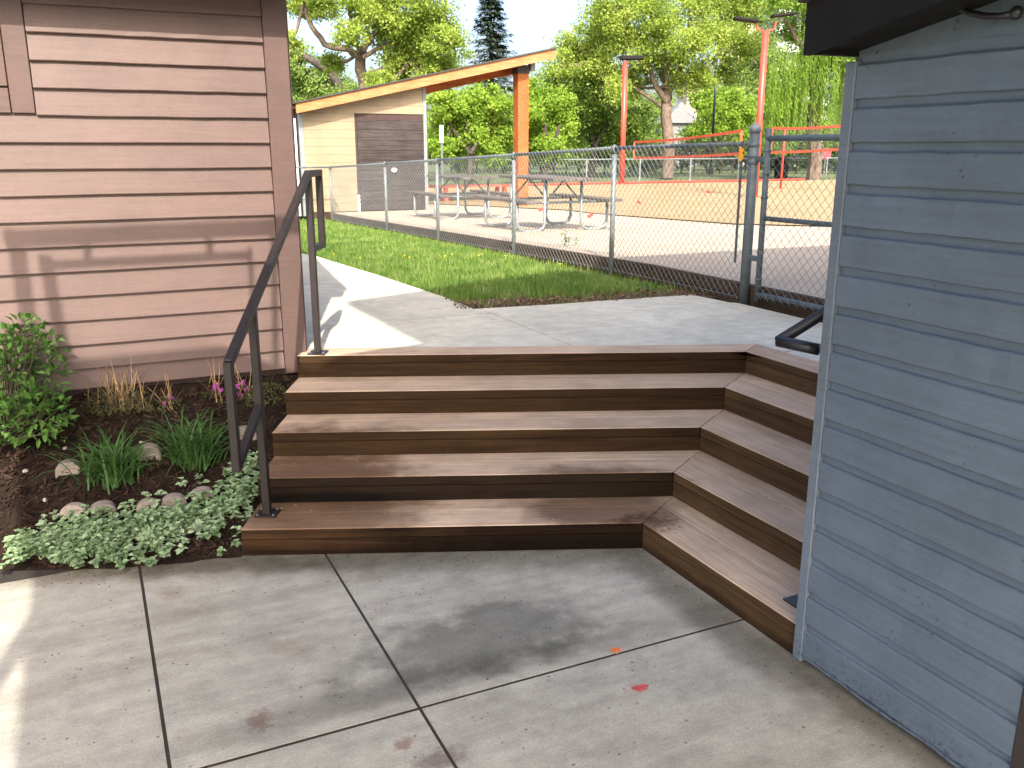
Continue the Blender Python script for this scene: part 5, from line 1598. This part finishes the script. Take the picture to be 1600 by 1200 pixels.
# ================================================================== FAR BUILDINGS AND STREET THINGS
M['grey_roof'] = plain('grey_shingle', (.20, .205, .215), .9, var=.1)
M['beige'] = plain('beige_facade', (.62, .50, .36), .8, var=.05, vscale=.3)
M['glass'] = plain('dark_window_glass', (.04, .05, .06), .1, var=.1)
M['fwhite'] = plain('white_facade', (.62, .63, .65), .7, var=.05)
D = 72; c_ = aty(1068, 190, D); gz = .36
hs = root('house', (c_.x, D, gz), 'small far house with grey roof and white gable among the trees', 'house')
zr = aty(1068, 163, D).z; ze = aty(1068, 192, D).z
xl, xr = aty(1040, 190, D).x, aty(1096, 190, D).x
mb = MB(); mb.box(((xl + xr) / 2, D + 3, (gz + ze) / 2), (xr - xl - .3, 5.4, ze - gz)); wpart('wall', mb, M['grey_roof'], hs)
mb = MB()
ridge = xl + (xr - xl) * .42
mb.add([(xl - .2, D, ze), (xr + .3, D, ze), (ridge, D, zr + .2), (xl - .2, D + 6, ze), (xr + .3, D + 6, ze), (ridge, D + 6, zr + .2)], [(0, 1, 2), (5, 4, 3), (0, 2, 5, 3), (1, 4, 5, 2), (0, 3, 4, 1)])
rfh = wpart('roof', mb, M['grey_roof'], hs)
mb = MB()
a_, b_ = Vector((ridge + .5, D - .06, zr - .6)), Vector((xr + .35, D - .06, ze - .02))
mb.add([a_, b_, b_ + Vector((0, 0, .22)), a_ + Vector((0, 0, .22)), a_ + Vector((0, .05, 0)), b_ + Vector((0, .05, 0)), b_ + Vector((0, .05, .22)), a_ + Vector((0, .05, .22))], [(0, 1, 2, 3), (7, 6, 5, 4), (0, 4, 5, 1), (3, 2, 6, 7)])
wpart('barge_board', mb, M['white_paint'], rfh)
mb = MB(); wq = aty(1080, 196, D - .05); mb.box((wq.x, D + .28, wq.z - .1), (1.0, .04, .7)); wpart('window', mb, M['glass'], hs)
# beige apartment tower
D = 120; x0, x1 = aty(1150, 100, D).x, aty(1230, 100, D).x; zt_ = aty(1190, 18, D).z
tw_ = root('apartment_tower', ((x0 + x1) / 2, D, .36), 'beige apartment tower glimpsed through the leaves behind the near red pole', 'building')
mb = MB(); mb.box(((x0 + x1) / 2, D + 5, (.36 + zt_) / 2), (x1 - x0, 10, zt_ - .36)); wpart('wall', mb, M['beige'], tw_)
mb = MB(); mb.box(((x0 + x1) / 2, D + 5, zt_ + .3), (x1 - x0 + .5, 10.5, .6)); wpart('roof', mb, M['grey_roof'], tw_)
nf = 6
for f_ in range(nf):
    zf = 2.2 + (zt_ - 3.2) * f_ / (nf - 1)
    for k in range(4):
        xx = x0 + (x1 - x0) * (k + .5) / 4
        mb = MB(); mb.box((xx, D - .03, zf), (.9, .08, 1.4)); w_ = wpart('window', mb, M['glass'], tw_)
        mb = MB(); mb.box((xx, D - .06, zf - .75), (1.1, .14, .1)); wpart('sill', mb, M['fwhite'], w_)
D = 112; x0, x1 = aty(1212, 60, D).x, aty(1300, 60, D).x; zt_ = aty(1230, 2, D).z
wb_ = root('balcony_block', ((x0 + x1) / 2, D, .36), 'pale block with stacked white balconies behind the willow', 'building')
mb = MB(); mb.box(((x0 + x1) / 2, D + 4, (.36 + zt_) / 2), (x1 - x0, 7, zt_ - .36)); wpart('wall', mb, M['grey_roof'], wb_)
for k in range(8):
    zf = 3 + (zt_ - 4) * k / 7
    mb = MB(); mb.box(((x0 + x1) / 2, D - .1, zf), (x1 - x0, 1.2, 1.0)); bb = wpart('balcony', mb, M['fwhite'], wb_)
# beige block between the limbs, with one dark window
D = 100; q = aty(1089, 128, D); xw = 17 / FPX * D
bt = root('beige_block', (q.x, D, .36), 'far beige block with dark window above the grey roof', 'building')
mb = MB(); mb.box((q.x, D + 3, (q.z + 1.2 + .36) / 2), (xw * 1.6, 6, q.z + 1.2 - .36)); wpart('wall', mb, M['beige'], bt)
mb = MB(); mb.box((q.x - .1, D - .02, q.z - .3), (.7, .08, 1.3)); wpart('window', mb, M['glass'], bt)
# lamp post, sign, bin, far fence, cars
D = 51; q = aty(1122, 62, D)
lpst = root('lamp_post', (q.x, D, .36), 'slim black lamp post in front of the mid-green tree', 'lamp post')
mb = MB(); mb.tube([(q.x, D, .36), (q.x, D, q.z)], [.085, .05], 8); wpart('shaft', mb, M['black_pipe'], lpst, True)
mb = MB(); mb.lathe([(.15, 0), (.15, .2), (.09, .5)], (q.x, D, .36), 10); wpart('base', mb, M['black_pipe'], lpst)
mb = MB(); mb.lathe([(.06, 0), (.17, .12), (.20, .45), (.10, .60), (.03, .68)], (q.x, D, q.z), 10); wpart('lantern', mb, M['black_pipe'], lpst, True)
def sign(px, pt_, pb_, D, w_, h_, mat, label, octo=False):
    q = aty(px, (pt_ + pb_) / 2, D); zg = .36
    r_ = root('sign', (q.x, D, zg), label, 'sign')
    mb = MB(); mb.tube([(q.x, D, zg), (q.x, D, q.z + h_ / 2)], .035, 6); wpart('post', mb, M['galv_dark'], r_)
    mb = MB()
    if octo:
        vs = [(q.x + math.cos(math.pi / 8 + i * math.pi / 4) * w_ / 2 * 1.08, q.z + math.sin(math.pi / 8 + i * math.pi / 4) * w_ / 2 * 1.08) for i in range(8)]
        mb.add([(a, D - .05, b) for a, b in vs] + [(a, D - .03, b) for a, b in vs], [tuple(range(8)), tuple(range(15, 7, -1))] + [(i, i + 8, (i + 1) % 8 + 8, (i + 1) % 8) for i in range(8)])
    else: mb.box((q.x, D - .05, q.z), (w_, .03, h_))
    wpart('plate', mb, mat, r_)
sign(690, 197, 222, 30, .12, .55, M['white_paint'], 'narrow white sign on a dark post right of the shelter wall')
M['sign_red'] = plain('faded_red_sign', (.34, .05, .07), .5)
sign(1290, 232, 248, 52, .62, .62, M['sign_red'], 'dark red eight-sided sign near the blue wall edge', True)
D = 42; q = aty(1221, 262, D)
bn = root('litter_bin', (q.x, D, .36), 'dark grey litter bin at the far edge of the sand', 'bin')
mb = MB(); mb.lathe([(.25, 0), (.30, .1), (.32, .8), (.33, .84)], (q.x, D, .36), 14); wpart('body', mb, M['dark_paint'], bn, True)
mb = MB(); mb.lathe([(.34, 0), (.34, .05), (.2, .16), (.05, .19)], (q.x, D, 1.20), 14); wpart('lid', mb, M['dark_paint'], bn, True)
ff = root('far_fence', (0, 40, .36), 'low chain-link fence along the far side of the sand court', 'fence')
fa_, fb_ = Vector((-9, 33.5, .36)), Vector((30, 51.5, .36))
n_ = 16
for i in range(n_ + 1):
    q = fa_ + (fb_ - fa_) * i / n_
    mb = MB(); mb.tube([q, q + Vector((0, 0, .98))], .035, 6); wpart('post', mb, M['galv'], ff)
mb = MB(); mb.tube([fa_ + Vector((0, 0, .96)), fb_ + Vector((0, 0, .96))], .03, 6); wpart('top_rail', mb, M['galv'], ff)
mb = MB(); chain_link(mb, fa_, fb_, .38, 1.3, .38, 1.3, .11, .004); tag(wpart('chain_link', mb, M['wire'], ff), kind='stuff')
def car(px, D, L_, label, paint, dirx=1):
    q = aty(px, 255, D); z = .36
    r_ = root('parked_car', (q.x, D, z), label, 'car', 'cars parked beyond the court')
    def ext(prof, y0, y1, nm, mat, par=r_):
        m_ = len(prof); mb = MB()
        mb.add([(q.x + dirx * x, D + y0, z + h) for x, h in prof] + [(q.x + dirx * x, D + y1, z + h) for x, h in prof],
               [tuple(range(m_)), tuple(range(2 * m_ - 1, m_ - 1, -1))] + [(i, i + m_, (i + 1) % m_ + m_, (i + 1) % m_) for i in range(m_)])
        return wpart(nm, mb, mat, par)
    k = L_ / 4.4
    ext([(-2.2 * k, .30), (2.2 * k, .30), (2.2 * k, .62), (2.05 * k, .80), (1.05 * k, .92), (.35 * k, 1.42), (-1.3 * k, 1.46), (-2.0 * k, 1.0), (-2.2 * k, .85)], -.85, .85, 'body', paint)
    ext([(.92 * k, .93), (.32 * k, 1.36), (-.30 * k, 1.38), (-.30 * k, .93)], -.87, .87, 'side_window', M['glass'])
    ext([(-.40 * k, .93), (-.40 * k, 1.38), (-1.2 * k, 1.38), (-1.65 * k, .98)], -.87, .87, 'side_window', M['glass'])
    for sx in (-1.35, 1.35):
        for sy in (-.80, .80):
            mb = MB(); c2 = Vector((q.x + sx * k, D + sy, z + .33)); mb.tube([c2 + Vector((0, -.11, 0)), c2 + Vector((0, .11, 0))], .33, 14); wv = wpart('wheel', mb, M['black_pipe'], r_)
            mb = MB(); mb.tube([c2 + Vector((0, -.125, 0)), c2 + Vector((0, .125, 0))], .19, 10); wpart('rim', mb, M['galv'], wv)
M['car_dark'] = plain('dark_car_paint', (.03, .032, .036), .2); M['car_silver'] = plain('silver_car_paint', (.35, .36, .37), .25, metal=.3); M['car_white'] = plain('white_car_paint', (.6, .6, .6), .25)
car(1265, 60, 4.4, 'dark parked car below the willow right of the gate post', M['car_dark'])
car(1185, 64, 4.5, 'dark parked car half hidden behind the gate post', M['car_dark'], -1)

# ================================================================== GRIT AND SCRAPS
rnd = random.Random(91)
M['grit'] = plain('grit', (.06, .045, .033), .9, var=.5, vscale=60, coord='World')
mb = MB()
def scrap(P, sz):
    a = rnd.uniform(0, 6.28); x = Vector((math.cos(a), math.sin(a), rnd.uniform(-.2, .2))) * sz; y = Vector((-math.sin(a), math.cos(a), rnd.uniform(-.2, .2))) * sz * rnd.uniform(.3, .7)
    mb.add([P - x, P - y, P + x, P + y, P + Vector((0, 0, sz * .5))], [(0, 1, 4), (1, 2, 4), (2, 3, 4), (3, 0, 4)])
for i in range(520):
    k = rnd.random()
    if k < .35:      # along the foot of the main flight
        P = Vector((rnd.uniform(-1.2, .6), 0, .001)); P.y = 3.715 + (P.x + 1.2) * .044 - abs(rnd.gauss(0, .05))
    elif k < .6:     # along the side flight and the blue wall
        t = rnd.uniform(-1.1, .8); P = BC + A2 * t - N2 * (.035 + abs(rnd.gauss(0, .04))); P.z = .001
    elif k < .85:    # spilled from the bed
        X = rnd.uniform(-2.3, -1.25); P = Vector((X, garden_front(X) - .03 - abs(rnd.gauss(0, .06)), .001))
    else:
        P = Vector((rnd.uniform(-1.7, 1.0), rnd.uniform(2.3, 3.6), .001))
        if N2.dot(P) > V0 - .02: continue
    scrap(P, rnd.uniform(.0015, .006))
wthing('grit', mb, M['grit'], (0, 3.5, 0), 'dark grit and scraps gathered along the foot of the steps', 'grit', kind='stuff')
mb = MB()
for k in range(5):
    for i in range(22):
        u = U0 + k * RUN + rnd.uniform(.05, .29) ; a = rnd.uniform(-1.15, .5 + .19 * k)
        P = N1 * u + A1 * (a / A1.x); P.z = RISE * (k + 1) + .001
        if k == 4 and u > U0 + 4 * RUN + .17: continue
        scrap(P, rnd.uniform(.002, .006))
for i, (px, py, k) in enumerate([(1066, 640, 2), (1188, 645, 3), (440, 795, 1), (462, 790, 1)]):
    scrap(onz(px, py, RISE * (k)) + Vector((0, 0, .002)), .009)
wthing('leaf_scraps', mb, M['straw'], (0, 4.2, .3), 'pale dry leaf scraps scattered on the treads', 'leaf scraps', kind='stuff')
